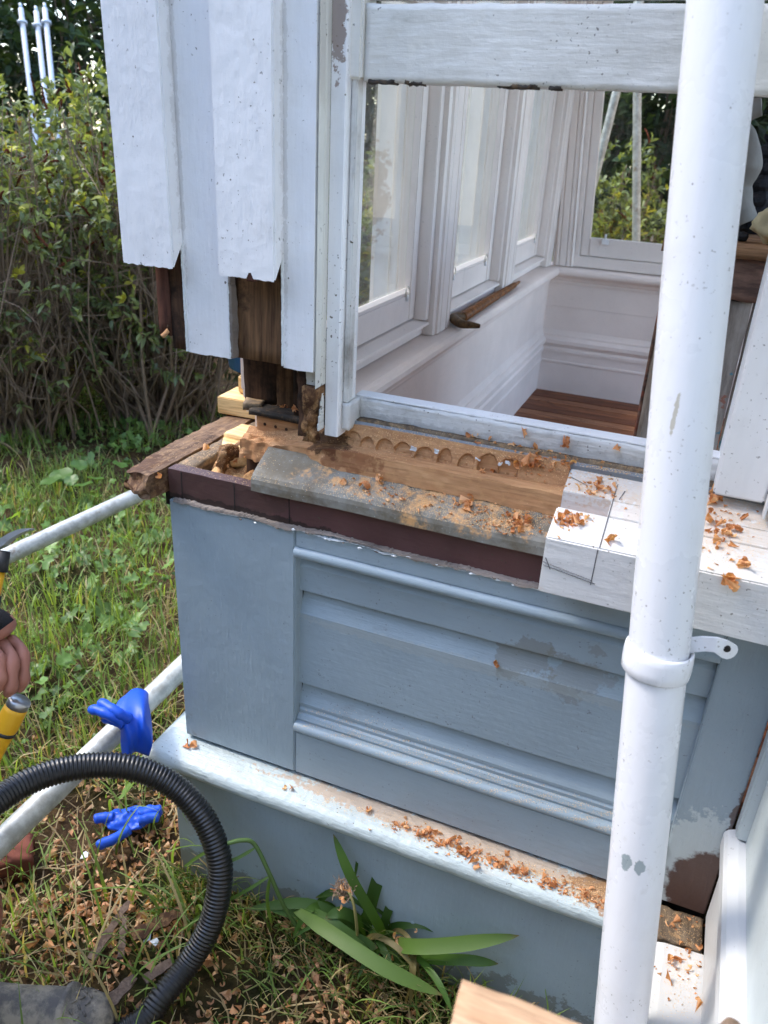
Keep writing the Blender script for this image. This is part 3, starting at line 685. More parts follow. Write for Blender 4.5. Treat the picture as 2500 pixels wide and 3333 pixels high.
# floor boards
FL = empty('interior_floor', (1, 1.3, .465), 'old stained brown floorboards inside the bay', kind='structure')
M_floor = [wood('floorboard_%s' % k, srgb(*c1), srgb(*c2), 'x', rough=.5, rot=.25, rotcol=srgb(70, 40, 26), bump=.5) for k, c1, c2 in (('warm', (156, 98, 62), (104, 58, 36)), ('worn', (176, 122, 86), (122, 74, 48)), ('deep', (134, 80, 50), (88, 48, 30)))]
y = .17; k = 0
while y < 5.0:
    wd = .072 if y < 2.62 else .3
    box('floorboard', .13 if y < 2.62 else 1.1, 4.6, y, y+wd-.0025, .47, .4998+.0006*(k % 3), M_floor[(k*7) % 3], FL, bev=.0015); y += wd; k += 1
box('subfloor', .13, 1.08, .17, 2.62, .40, .469, M_dark, FL, bev=0)
for k in range(9):
    y = .17-(k+1)*.3; box('floorboard', 1.1, 4.6, y, y+.298, .44, .465, M_floor[k % 3], FL, bev=0)
# room shell behind the bay, wall and ceiling cut short for light
RM = empty('room', (3, 1, .465), 'plain white walls of the room behind the bay', kind='structure')
box('room_wall', 4.6, 4.7, -3.1, 5.1, .4, 1.1, M_inner, RM, bev=0); box('room_wall', 1.06, 4.6, 5.0, 5.1, .4, 2.9, M_inner, RM, bev=0)
box('room_wall', 1.06, 4.6, -3.1, -3.0, .4, 2.9, M_inner, RM, bev=0); box('room_wall', 1.09, 1.2, 2.86, 5.0, .0, 2.9, M_inner, RM, bev=0)
box('room_wall', 1.125, 1.2, -3.0, .10, .4, 2.9, M_inner, RM, bev=0)
box('room_ceiling', 1.0, 2.9, -3.1, 5.1, 2.9, 2.95, M_inner, RM, bev=0)

# ================================================================== main house wall on the right
HW = empty('house_wall', (1.1, -1, 0), 'pale panelled house wall meeting the bay at the right edge', 'wall')
box('base_board', 1.03, 1.10, -4, -.033, -.25, .33, M_housepanel, HW, bev=.003)
prism('base_ledge', [(1.10, .376), (1.0, .368), (.982, .362), (.976, .350), (.978, .332), (.99, .322), (1.03, .318), (1.10, .318)], -4, -.0725, 'y', M_housewhite, HW, bev=0, n=40, wob=.001)
rough('ledge_end', .985, 1.058, -.068, -.001, .33, .374, M_grey, HW, amp=.004, step=.006, seed=3)
box('bottom_rail', 1.060, 1.11, -4, -.002, .381, .538, M_housewhite, HW, bev=.002)
prism('bead_moulding', [(1.11, .538), (1.052, .540), (1.047, .548), (1.047, .575), (1.052, .583), (1.066, .590), (1.11, .592)], -4, -.002, 'y', M_housewhite, HW)
box('corner_batten', 1.060, 1.11, -.03, -.002, .593, 2.72, M_housepanel, HW, bev=.003)
for k in range(8):
    z = .593+k*.21; prism('weatherboard', [(1.11, z), (1.076, z), (1.076, z+.16), (1.09, z+.209), (1.11, z+.209)], -4, -.031, 'y', M_housepanel, HW)
box('wall_upper', 1.064, 1.12, -4, -.002, 2.28, 2.95, M_housepanel, HW, bev=0)

# ================================================================== downpipe with its loose bracket
def pipe_at(z): return Vector((.800+(1.70-z)*.112, -.085-(1.70-z)*.131, z))
DP = empty('downpipe', pipe_at(0), 'white plastic downpipe leaning in front of the bay with scuffs and a loose bracket', 'downpipe')
pts = [pipe_at(z) for z in np.linspace(2.74, .28, 40)]
o = tube('pipe', pts, .0375, M_pvc, DP, seg=40)
tube('pipe_socket', [pipe_at(z) for z in (.318, .314, .30, -.08)], [.0377, .041, .0415, .0415], M_pvc, DP, seg=40)
ax = (pipe_at(1.2)-pipe_at(1.0)).normalized()
def band(name, c, axis, prof, mat, parent, seg=40):
    n = axis.cross(Vector((1, 0, 0))).normalized(); b = axis.cross(n); V = []; F = []; k = len(prof)
    for i in range(seg):
        a = 2*math.pi*i/seg; d = n*math.cos(a)+b*math.sin(a)
        for (r, h) in prof: V.append(c+d*r+axis*h)
    for i in range(seg):
        for j in range(k): F.append((i*k+j, i*k+(j+1) % k, ((i+1) % seg)*k+(j+1) % k, ((i+1) % seg)*k+j))
    return mesh(name, V, F, mat, parent, True)
pc = on(2128, 2110, 1, -.165); zc = pc.z-.004; c = pipe_at(zc)
tax = (ax+Vector((.10, -.02, 0))).normalized()
BR = empty('bracket', c, parent=DP)
band('bracket_ring', c, tax, [(.0382, -.016), (.0405, -.019), (.0425, -.017), (.0432, -.006), (.0432, .006), (.0425, .015), (.0405, .018), (.0382, .016)], M_pvc, BR)
def strap(path, w0, th, name, hole=None):
    V = []; F = []; n = len(path)
    for i, p in enumerate(path):
        t = (Vector(path[min(i+1, n-1)])-Vector(path[max(i-1, 0)])).normalized(); up = Vector((0, 0, 1)); up = (up-t*up.dot(t)).normalized(); nn = t.cross(up)
        w_ = w0[i]
        for a, b in ((-1, -1), (1, -1), (1, 1), (-1, 1)): V.append(Vector(p)+up*w_*a*.5+nn*th*b*.5)
    for i in range(n-1):
        for j in range(4): F.append((i*4+j, i*4+(j+1) % 4, (i+1)*4+(j+1) % 4, (i+1)*4+j))
    F += [(0, 1, 2, 3), tuple((n-1)*4+q for q in (3, 2, 1, 0))]
    bm = bmesh.new(); bv = [bm.verts.new(v) for v in V]
    for f in F: bm.faces.new([bv[q] for q in f])
    return from_bm(name, bm, M_pvc, BR)
q0 = c+Vector((.036, .006, .012)); yb = c.y
lug = [on(2235, 2100, 1, yb+.004), on(2290, 2095, 1, yb), on(2330, 2098, 1, yb-.002), on(2350, 2106, 1, yb+.002), on(2366, 2116, 1, yb+.008), on(2380, 2122, 1, yb+.012), on(2388, 2126, 1, yb+.0145), on(2392, 2128, 1, yb+.016)]
strap(lug, (.020, .0195, .0205, .0215, .0225, .021, .014, .006), .0035, 'bracket_lug')
hc = on(2366, 2110, 1, yb+.0045); band('bolt_hole', hc, Vector((.15, -1, .0)).normalized(), [(.0, .0), (.0045, .0), (.0045, .0022), (.0, .0022)], M_dark, BR, 14)

# ================================================================== scaffold tubes by the bay
def stube(name, a, b, label, group=None, r=.0242):
    a = Vector(a); b = Vector(b); V, F = tube_vf([a.lerp(b, t) for t in np.linspace(0, 1, 14)], r, 20, cap=False)
    V2, F2 = tube_vf([a.lerp(b, t) for t in np.linspace(0, 1, 14)], r-.0035, 20, cap=False)
    k = len(V); F += [tuple(i+k for i in f[::-1]) for f in F2]; n = len(V)//20
    for i in range(20): F.append((i, k+i, k+(i+1) % 20, (i+1) % 20)[::-1]); e = (n-1)*20; F.append((e+i, e+(i+1) % 20, k+e+(i+1) % 20, k+e+i))
    return mesh(name, V+V2, F, M_galv, smooth=True, origin=a, label=label, cat='scaffold tube', group=group)
la = at(0, 2745, 1.50); lb = at(585, 2180, 1.84); ld = (lb-la)
stube('scaffold_tube', la-ld*1.0, lb+ld*1.2, 'galvanised scaffold tube running past the bay corner with a blue glove hung on it', 'scaffold tubes')
ua = at(10, 1815, 2.28); ub = at(508, 1583, 2.62)
stube('scaffold_tube', ua-(ub-ua)*2.0, ub, 'muddy galvanised scaffold tube higher up, ending beside the rotten side sill', 'scaffold tubes')
for i, (p, h, z0) in enumerate(((la-ld*.9, .52, 0), (ua-(ub-ua)*1.9, .5, 0), (lb+ld*1.15, .6, 0))):
    stube('scaffold_standard', (p.x-.05, p.y, -.05), (p.x-.05, p.y, p.z+.6), ['upright scaffold standard carrying the low tube near the worker', 'upright scaffold standard carrying the muddy upper tube', 'upright scaffold standard beside the side wall of the bay'][i])

# poles outside the far window and white poles over the hedge
pa = on(1050+1172*.874, 200+100*.874, 1, 4.2); pb = on(1050+1168*.874, 200+690*.874, 1, 4.2); pd = (pb-pa).normalized()
stube('scaffold_standard', pb+pd*(pb.z/abs(pd.z)), pa-pd*1.2, 'straight grey scaffold pole seen through the far window')
pa = on(1050+1098*.874, 200+100*.874, 1, 4.0); pb = on(1050+1040*.874, 200+330*.874, 1, 4.0); pd = (pb-pa).normalized()
stube('scaffold_standard', pb+pd*(pb.z/abs(pd.z)), pa-pd*1.2, 'leaning grey scaffold pole seen through the far window beside its left stile')
M_wpole = plain('whitish_pole', srgb(206, 210, 214), .5, .2)
for i, (x0, y0, x1, y1, lab) in enumerate(((68, 28, 82, 150, 'leftmost'), (118, 38, 130, 150, 'middle'), (146, 28, 158, 150, 'rightmost'))):
    a = at(x0, y0, 6.2); b = at(x1, y1, 6.2); d = (b-a).normalized(); base = b+d*(b.z/abs(d.z))
    PE = empty('pole', base, '%s of three whitish metal poles standing behind the hedge' % lab, 'pole', 'whitish poles behind the hedge')
    tube('shaft', [base, a], .021, M_wpole, PE, seg=10); cpt = at(x0+5, y0+47, 6.2)
    tube('collar', [cpt-d*.010, cpt+d*.010], .038, M_wpole, PE, seg=14); tube('tip', [a, a-d*.04], [.014, .012], M_wpole, PE, seg=8)

# ================================================================== timber blocks packed on the side sill
bq = box('timber_block', -.086, .045, .30, .385, 1.0025, 1.040, M_fresh, bev=.002, rot=Matrix.Rotation(.04, 3, 'Z'), label='fresh pale timber block lying lowest on the side sill', cat='timber block', group='packing blocks')
box('timber_block', -.055, .03, .335, .41, 1.0415, 1.080, M_fresh, bev=.003, rot=Matrix.Rotation(-.06, 3, 'Z'), label='smaller pale timber block with a dark knot, on top of the lowest block', cat='timber block', group='packing blocks')
# blue tub glimpsed behind the siding
tb = at(858, 1150, 2.15); zb = at(770, 1192, 2.15).z
M_tub = plain('blue_plastic', srgb(30, 96, 160), .4)
TR = empty('trestle_post', (tb.x, tb.y, 0), 'timber post with a small top standing behind the cut siding', 'post')
box('post', tb.x-.03, tb.x+.03, tb.y-.03, tb.y+.03, 0, zb-.0205, M_old, TR); box('post_top', tb.x-.05, tb.x+.05, tb.y-.05, tb.y+.05, zb-.02, zb-.001, M_old, TR)
TB = empty('plastic_tub', (tb.x, tb.y, zb), 'blue plastic tub glimpsed under the cut siding', 'tub')
band('tub_wall', Vector((tb.x, tb.y, zb)), Vector((0, 0, 1)), [(.085, .0), (.115, .2), (.125, .2), (.125, .18), (.118, .175), (.092, .0)], M_tub, TB, 40)
band('tub_floor', Vector((tb.x, tb.y, zb)), Vector((0, 0, 1)), [(0, .0), (.09, .0), (.09, .006), (0, .006)], M_tub, TB, 30)

# ================================================================== carved stick on the inner sill
M_stick = wood('stick_wood', srgb(150, 98, 52), srgb(92, 56, 30), None, rough=.45)
M_horn = wood('horn_wood', srgb(128, 100, 66), srgb(74, 54, 36), None, rough=.5)
sa = on(1505, 1033, 2, 1.082); sb = on(1690, 918, 2, 1.080)
ST = empty('carved_stick', sa, 'brown spiral-ribbed stick with a hooked handle lying on the inner sill', 'stick')
n = 240; P = [sa.lerp(sb, i/n) for i in range(n+1)]; tot = (sb-sa).length
tube('shaft', P, [(.0145-.0055*i/n)*(1+.13*math.sin(i/n*tot/.014*2*math.pi)) if i < n*.9 else .0080-.003*(i-n*.9)/(n*.1) for i in range(n+1)], M_stick, ST, seg=12)
hp = [on(1490, 1008, 2, 1.086), on(1478, 1035, 2, 1.083), on(1500, 1053, 2, 1.081), on(1535, 1058, 2, 1.080), on(1563, 1062, 2, 1.079)]
hp = [sa+(sb-sa).normalized()*.012]+hp[1:]
hs = spline(hp, 30); tube('hook', hs, [.0155-.010*(i/30)**2 for i in range(31)], M_horn, ST, seg=12)

# ================================================================== old cabinet in the room, stones and driftwood on it
m = Mat('chipped_cabinet_paint'); v = m.mapping((1, 1, .18)); a = m.noise(30, 8, .7, v)
c_ = m.mix(m.ramp(a, .35, .65), srgb(172, 158, 146), srgb(124, 110, 100)); c_ = m.mix(m.math('MULTIPLY', m.ramp(m.noise(14, 9, .7), .56, .60), .9), c_, srgb(70, 124, 138))
c_ = m.mix(m.math('MULTIPLY', m.ramp(m.noise(11, 9, .7, m.mapping((1, 1, 1), (3, 1, 2))), .60, .64), .8), c_, srgb(150, 84, 62)); m.bump(a, .7, .004)
M_cab = m.done(c_, .75, 0, .3)
m = Mat('weathered_red_board'); v = m.mapping((.2, 1, 1)); a = m.noise(40, 8, .7, v)
c_ = m.mix(m.ramp(a, .35, .65), srgb(146, 112, 96), srgb(92, 70, 62)); c_ = m.mix(m.math('MULTIPLY', m.ramp(m.noise(12, 9, .7, v), .52, .62), .8), c_, srgb(150, 78, 58)); m.bump(a, .6, .003)
M_cabtop = m.done(c_, .75, 0, .3)
M_top = wood('cabinet_top_wood', srgb(170, 128, 92), srgb(120, 86, 60), 'x', rot=.2)
CB = empty('cabinet', (1.1, .9, .465), 'old cabinet of weathered planks with flaking teal paint, behind the downpipe', 'cabinet')
for k in range(4): rough('door_plank', .765+k*.16, .765+k*.16+.158, .560, .585, .466, 1.315, M_cab, CB, amp=.0015, step=.02, seed=k)
rough('frieze_rail', .757, 1.42, .552, .58, 1.318, 1.392, M_cabtop, CB, amp=.002, step=.012, seed=11)
rough('side_panel', .757, .7645, .586, 1.15, .466, 1.39, M_cabtop, CB, amp=.001, step=.03, seed=12)
for k in range(3): rough('top_plank', .745, 1.45, .538+k*.21, .538+k*.21+.208, 1.3935, 1.412, M_top, CB, amp=.002, step=.02, seed=13+k)
M_stone = plain('grey_stone', srgb(120, 114, 106), .7, 0, .35, .25, .5, 35); M_sand = plain('sandstone', srgb(176, 164, 132), .8, 0, .3, .2, .8, 30); M_drift = wood('black_driftwood', srgb(52, 52, 56), srgb(22, 22, 26), 'z', bump=1.6)
def blob(name, c, r, mat, parent=None, amp=.2, fr=1.6, seed=0, sub=4, **kw):
    bm = bmesh.new(); bmesh.ops.create_icosphere(bm, subdivisions=sub, radius=1)
    for v in bm.verts:
        d = 1+amp*nz(v.co, fr, seed)+amp*.3*nz(v.co, fr*3, seed+1); v.co = Vector((v.co.x*r[0]*d, v.co.y*r[1]*d, v.co.z*r[2]*d))+Vector(c)
    return from_bm(name, bm, mat, parent, True, **kw)
ZT = 1.413
pf = on(2408, 720, 2, ZT); 
FG = empty('stone_figure', (pf.x, .80, ZT), 'smooth grey stone figure with rounded stacked forms on the old cabinet', 'sculpture')
def fig(px, py, Y=.80): return on(px, py, 1, Y)
sk = [fig(2405, 690), fig(2395, 640), fig(2408, 560), fig(2430, 500), fig(2440, 430), fig(2425, 360), fig(2445, 315), fig(2490, 300)]
rr = [.040, .043, .030, .034, .026, .016, .020, .017]
sp = spline(sk, 60); rs = np.interp(np.linspace(0, 7, 61), range(8), rr)
V, F = tube_vf(sp, rs, 20); lo = min(v.z for v in V); V = [v+Vector((0, 0, ZT-lo)) for v in V]
V = [v+Vector((nz(v, 30), nz(v, 30, 1), nz(v, 30, 2)))*.004 for v in V]; mesh('figure_body', V, F, M_stone, FG, True)
p = fig(2478, 600, .86); V, F = tube_vf([Vector((p.x+.004, .86, ZT+t*.19)) for t in np.linspace(0, 1, 26)], [.028-.012*t+.004*math.sin(t*40) for t in np.linspace(0, 1, 26)], 9)
mesh('driftwood_piece', [v+Vector((nz(v, 50), nz(v, 50, 1), 0))*.012*(1 if v.z > ZT+.01 else 0) for v in V], F, M_drift, label='black splintered driftwood standing behind the stone figure', cat='driftwood')
p = fig(2500, 770, .66); blob('rough_stone', (p.x+.02, .66, ZT+.036), (.05, .05, .040), M_sand, amp=.35, seed=3, label='pale angular stone on the edge of the old cabinet', cat='stone')
p = fig(2425, 770, .66); blob('pebble', (p.x-.005, .66, ZT+.008), (.012, .012, .009), M_drift, amp=.3, seed=5, sub=3, label='small dark pebble in front of the stone figure', cat='stone')
p = fig(2493, 640, .95); blob('red_stone', (p.x+.015, .95, ZT+.035), (.022, .03, .042), plain('red_stone', srgb(168, 110, 100), .8, 0, .2, .2, .6), amp=.3, seed=8, label='pinkish stone at the right end behind the driftwood', cat='stone')

# ================================================================== vegetation
def add_col(me, cols, per):
    """one colour per leaf, 'per' vertices each"""
    at_ = me.color_attributes.new('col', 'FLOAT_COLOR', 'POINT')
    c = np.ones((len(cols)*per, 4), dtype=np.float32); c[:, :3] = np.repeat(np.asarray(cols), per, axis=0)
    at_.data.foreach_set('color', c.ravel())
def fast_mesh(name, V, F, mat, parent=None, origin=None, **kw):
    V = np.asarray(V, dtype=np.float32); F = np.asarray(F, dtype=np.int32)
    if origin is None: lo, hi = V.min(0), V.max(0); origin = ((lo[0]+hi[0])/2, (lo[1]+hi[1])/2, lo[2])
    origin = Vector([float(q) for q in origin])
    me = bpy.data.meshes.new(name); k = F.shape[1]
    me.vertices.add(len(V)); me.vertices.foreach_set('co', (V-np.array(origin, dtype=np.float32)).ravel())
    me.loops.add(F.size); me.loops.foreach_set('vertex_index', F.ravel())
    me.polygons.add(len(F)); me.polygons.foreach_set('loop_start', np.arange(0, F.size, k, dtype=np.int32))
    me.update(calc_edges=True); me.materials.append(mat)
    o = bpy.data.objects.new(name, me); COL.objects.link(o)
    if parent: o.parent = parent; o.location = origin-WL[parent.name]
    else: o.location = origin
    WL[o.name] = origin
    return tag(o, **kw)
def unit(a): return a/np.maximum(1e-6, np.linalg.norm(a, axis=1, keepdims=True))
def leaves(P, D, L, W, fold=.25, droop=.15):
    """lanceolate leaves: position, direction, length, width"""
    n = len(P); up = np.tile([0, 0, 1.], (n, 1))+RNG.normal(0, .45, (n, 3)); S = unit(np.cross(D, up)); N = unit(np.cross(S, D))
    L = L[:, None]; W = W[:, None]
    b = P; m1 = P+D*L*.45+N*L*.05; t = P+D*L-np.array([0, 0, 1])*L*droop
    l1 = P+D*L*.28+S*W*.5+N*W*fold; r1 = P+D*L*.28-S*W*.5+N*W*fold; l2 = P+D*L*.66+S*W*.46+N*W*fold-np.array([0, 0, 1])*L*droop*.4; r2 = P+D*L*.66-S*W*.46+N*W*fold-np.array([0, 0, 1])*L*droop*.4
    V = np.stack([b, l1, r1, l2, r2, t, m1], 1).reshape(-1, 3); k = np.arange(n)[:, None]*7
    F = np.concatenate([k+np.array([q]) for q in ((0, 6, 1), (1, 6, 3), (3, 6, 5), (0, 2, 6), (2, 4, 6), (4, 5, 6))], 0)
    return V, F
def shrub(name, base, h, r, nros, label, lw=(.055, .019), pal=None, per=7, spikes=0, twigs=160, low=.12, group=None, seed=0, flat=1.0, cat='shrub', litcut=.55, gapf=2.6):
    base = np.array(base, float); root = empty(name, base, label, cat, group)
    Ls = []; c = base+np.array([0, 0, h*.52])
    tw = []
    # stems and twigs
    TV = []; TF = []; tips = []
    def addtube(pts, r0, r1, seg=4):
        V, F = tube_vf(pts, list(np.linspace(r0, r1, len(pts))), seg, cap=False); k = len(TV); TV.extend(V); TF.extend([tuple(i+k for i in f) for f in F])
    for i in range(twigs):
        th = RNG.uniform(0, 2*math.pi); u = RNG.uniform(.15, 1)**.6
        e = c+np.array([math.cos(th)*r[0]*u, math.sin(th)*r[1]*u, h*.5*(RNG.uniform(-.75, 1.0))*math.sqrt(max(.05, 1-u*u*.8))])
        s0 = base+np.array([RNG.normal(0, r[0]*.22), RNG.normal(0, r[1]*.22), 0]); mid = (s0*.5+e*.5)+RNG.normal(0, .10, 3); mid[2] = s0[2]+(e[2]-s0[2])*RNG.uniform(.35, .6)
        pts = spline([s0, mid+RNG.normal(0, .03, 3), e], 7); addtube(pts, RNG.uniform(.004, .014)*(h/1.8), .0018, 4); tips.append(np.array(pts[-1])); 
        for q in range(3):
            a = np.array(pts[RNG.integers(3, 7)]); b2 = a+RNG.normal(0, .13, 3)*(h/1.8)+np.array([0, 0, .05]); addtube([Vector(a), Vector((a+b2)/2+RNG.normal(0, .015, 3)), Vector(b2)], .003, .0012, 3); tips.append(b2)
    mesh('branch', TV, TF, M_twig, root, True, origin=tuple(base), kind='stuff')
    # leaf rosettes in a clumpy shell
    C = []
    while len(C) < nros:
        th = RNG.uniform(0, 2*math.pi); cz = RNG.uniform(-.95, 1); rad = RNG.uniform(.55, 1.04) if RNG.random() < .8 else RNG.uniform(.2, .6)
        s = math.sqrt(1-cz*cz) if abs(cz) < 1 else 0
        bl = 1+.22*nz((math.cos(th)*s*2, math.sin(th)*s*2, cz*2), 1.3, seed)
        p = c+np.array([math.cos(th)*s*r[0]*rad*bl, math.sin(th)*s*r[1]*rad*bl, cz*h*.5*rad*bl*flat])
        hz = (p[2]-base[2])/h
        if hz < low: continue
        if RNG.random() > (.18+.95*min(1, max(0, hz-low)/.5)): continue
        if nz(p, gapf, seed+5) < -.22: continue
        C.append(p)
    C = np.array(C); O = unit((C-c)/np.array([r[0], r[1], h*.5])); TD = unit(O*.8+np.array([0, 0, .75])+RNG.normal(0, .35, C.shape))
    n = len(C)*per; P = np.repeat(C, per, 0); T = np.repeat(TD, per, 0); ang = RNG.uniform(0, 2*math.pi, n); A = unit(np.cross(T, RNG.normal(0, 1, (n, 3)))); 
    sp = RNG.uniform(.35, 1.25, n)[:, None]; D = unit(T*np.cos(sp)+A*np.sin(sp)); P = P+T*RNG.uniform(-.05, .03, n)[:, None]*(lw[0]/.055)
    L = lw[0]*RNG.uniform(.6, 1.2, n); W = lw[1]*RNG.uniform(.7, 1.2, n); V, F = leaves(P, D, L, W)
    pal = pal or [((.060, .105, .018), .35), ((.085, .14, .02), .25), ((.035, .07, .015), .3), ((.16, .19, .025), .07), ((.10, .075, .02), .03)]
    idx = RNG.choice(len(pal), len(C), p=np.array([q[1] for q in pal])/sum(q[1] for q in pal)); base_c = np.array([q[0] for q in pal])[idx]
    cols = np.repeat(base_c, per, 0)*RNG.uniform(.7, 1.3, (n, 1))
    o = fast_mesh('crown', V, F, M_leaf, root, kind='stuff'); add_col(o.data, cols, 7)
    if spikes:
        SV = []; SF = []; hi = C[C[:, 2] > base[2]+h*.5]
        hi = hi[RNG.choice(len(hi), min(spikes, len(hi)), replace=False)]
        for p in hi:
            d = unit((np.array([0, 0, 1])+RNG.normal(0, .55, 3))[None])[0]; ln = RNG.uniform(.05, .10); bend = RNG.normal(0, .02, 3); m_ = 14
            pts = [Vector(p+d*ln*t+bend*t*t) for t in np.linspace(0, 1, m_)]; rr_ = [.0065*(1.05-.55*t)*(1+.28*(-1)**k) for k, t in enumerate(np.linspace(0, 1, m_))]
            V, F = tube_vf(pts, rr_, 6); k = len(SV); SV.extend([v+Vector(RNG.normal(0, .0012, 3)) for v in V]); SF.extend([tuple(i+k for i in f) for f in F])
        mesh('flower_spike', SV, SF, M_spike, root, kind='stuff')
    return root
HEBE = [((.17, .205, .08), .36), ((.22, .26, .10), .28), ((.11, .14, .065), .26), ((.40, .38, .07), .07), ((.20, .12, .03), .03)]
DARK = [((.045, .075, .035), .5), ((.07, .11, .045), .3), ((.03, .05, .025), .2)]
hedge = [(-2.62, 2.02, 1.78, (.72, .62), 'leafy hedge shrub with brown seed spikes at the far left edge'), (-2.02, 2.62, 1.95, (.62, .62), 'leafy hedge shrub with brown seed spikes beside the white siding'),
         (-2.9, 2.9, 1.75, (.7, .7), 'hedge shrub filling in behind the two spiky ones'), (-1.35, 3.15, 1.6, (.6, .6), 'loose green shrub seen through the nearest side window'), (-.75, 3.75, 1.85, (.6, .55), 'loose green shrub seen through the middle side window'), (.05, 4.75, 1.62, (.55, .5), 'yellow-green shrub seen through the far window')]
for i, (x, y, h, r, lab) in enumerate(hedge):
    shrub('hedge_shrub', (x, y, gz(x, y)-.02), h, r, 1350 if i < 2 else 900, lab, pal=HEBE, spikes=130 if i < 2 else 25, twigs=400 if i < 2 else 90, group='hedge shrubs', seed=i, low=.10, lw=(.060, .020))
trees = [(-7.5, 4.0, 4.6, (2.2, 1.8), 'dark tree mass at the far left beyond the hedge'), (-6.0, 7.0, 5.2, (2.4, 2.0), 'dark green tree beyond the white poles'), (-3.0, 8.2, 4.8, (2.2, 1.8), 'dark tree behind the left windows'), (.2, 7.0, 4.4, (1.5, 1.3), 'big-leaved dark tree behind the far window'), (1.7, 6.6, 4.2, (1.4, 1.2), 'glossy dark tree right of the far window poles'), (-1.2, 9.0, 5.0, (2.2, 1.6), 'tall tree farthest behind the bay'),(-10.5, 8.0, 5.5, (3.2, 2.4), 'distant dark tree closing the far left')]
behind = [(-6.6, -4.2, 5.6, (3.0, 2.6), 'garden tree out of view left of the camera, added to block low sky'), (-3.6, -7.6, 5.8, (3.0, 2.4), 'garden tree out of view behind the camera at the left, added to block low sky'), (.2, -8.0, 5.8, (2.8, 2.4), 'garden tree out of view straight behind the camera, added to block low sky'), (3.6, -7.6, 5.6, (2.8, 2.4), 'garden tree out of view behind the camera at the right, added to block low sky'), (-9.5, -1.0, 5.5, (2.4, 2.4), 'garden tree out of view far left of the bay, added to block low sky')]

for i, (x, y, h, r, lab) in enumerate(trees):
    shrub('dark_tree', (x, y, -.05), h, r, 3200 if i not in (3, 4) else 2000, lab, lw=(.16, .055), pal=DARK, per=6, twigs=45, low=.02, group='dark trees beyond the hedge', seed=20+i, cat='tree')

for i, (x, y, h, r, lab) in enumerate(behind):  # unseen trees, added to cut low sky light on the upright faces
    shrub('sky_block_tree', (x, y, -.05), h, r, 2600, lab, lw=(.30, .13), pal=DARK, per=6, twigs=40, low=.0, group='unseen trees added to block low sky', seed=40+i, cat='tree', gapf=1.2)

# --- strap-leaved plant at the foot of the wall
def strap_leaf(pts, w, mat, parent, n=16, col=(.06, .12, .02)):
    sp = spline(pts, n); V = []; F = []
    for i, p in enumerate(sp):
        t = (sp[min(i+1, n)]-sp[max(i-1, 0)]).normalized(); s = t.cross(Vector((.3, -.6, 1))).normalized(); u = i/n; ww = w*min(1, .45+u*2.2)*(1-max(0, (u-.72)/.28)**1.6*.96)
        nn = s.cross(t); V += [p-s*ww*.5+nn*ww*.10, p, p+s*ww*.5+nn*ww*.10]
    for i in range(n): F += [(i*3, i*3+1, i*3+4, i*3+3), (i*3+1, i*3+2, i*3+5, i*3+4)]
    o = mesh('leaf', V, F, mat, parent, True); a = o.data.color_attributes.new('col', 'FLOAT_COLOR', 'POINT')
    c = np.ones((len(V), 4), dtype=np.float32); u = np.repeat(np.linspace(0, 1, n+1), 3); tip = np.clip((u-.93)/.05, 0, 1)[:, None]
    c[:, :3] = np.array(col)*(1-tip)+np.array((.12, .08, .03))*tip; a.data.foreach_set('color', c.ravel()); return o
def pxl(lst): return [at(x, y, d) for x, y, d in lst]
pb_ = at(1210, 3040, 1.66)
PL = empty('strap_leaf_plant', (pb_.x, pb_.y, 0), 'green strap-leaved plant growing against the blue base board', 'plant')
G1, G2, G3 = (.055, .12, .018), (.04, .09, .016), (.085, .15, .03)
for pts, w_, g in (
    ([(1255, 3055, 1.66), (1220, 2990, 1.60), (1140, 2850, 1.57), (1085, 2715, 1.585)], .020, G1),
    ([(1190, 3050, 1.67), (1205, 2950, 1.63), (1240, 2830, 1.62), (1270, 2765, 1.63)], .026, G2),
    ([(1240, 3050, 1.67), (1255, 2990, 1.64), (1280, 2920, 1.64)], .018, G2),
    ([(1250, 3060, 1.66), (1330, 3080, 1.56), (1480, 3075, 1.52), (1690, 3045, 1.50)], .028, G3),
    ([(1300, 3090, 1.66), (1400, 3120, 1.57), (1520, 3125, 1.53), (1622, 3137, 1.52)], .020, G1),
    ([(960, 2960, 1.66), (1080, 3040, 1.58), (1250, 3150, 1.52), (1440, 3240, 1.50)], .028, G3),
    ([(950, 2950, 1.70), (1060, 3000, 1.62), (1150, 3060, 1.60), (1230, 3085, 1.60)], .030, G2),
    ([(1210, 3060, 1.68), (1170, 3000, 1.64), (1110, 2970, 1.62), (1060, 2985, 1.62)], .022, G2),
    ([(1250, 3050, 1.68), (1300, 3010, 1.64), (1380, 3005, 1.62), (1450, 3040, 1.62)], .022, G2),
    ([(1225, 3060, 1.68), (1260, 2975, 1.65), (1300, 2955, 1.64), (1335, 2953, 1.64)], .007, G2),
    ([(1200, 3060, 1.68), (1100, 2980, 1.66), (980, 2940, 1.66), (800, 2960, 1.66)], .022, G2),
    ([(1160, 3060, 1.68), (1010, 2990, 1.66), (860, 2950, 1.66)], .020, G1),
    ([(1155, 2860, 1.62), (1165, 2790, 1.62), (1180, 2735, 1.625)], .006, G2)):
    strap_leaf(pxl(pts), w_, M_grass, PL, col=g)
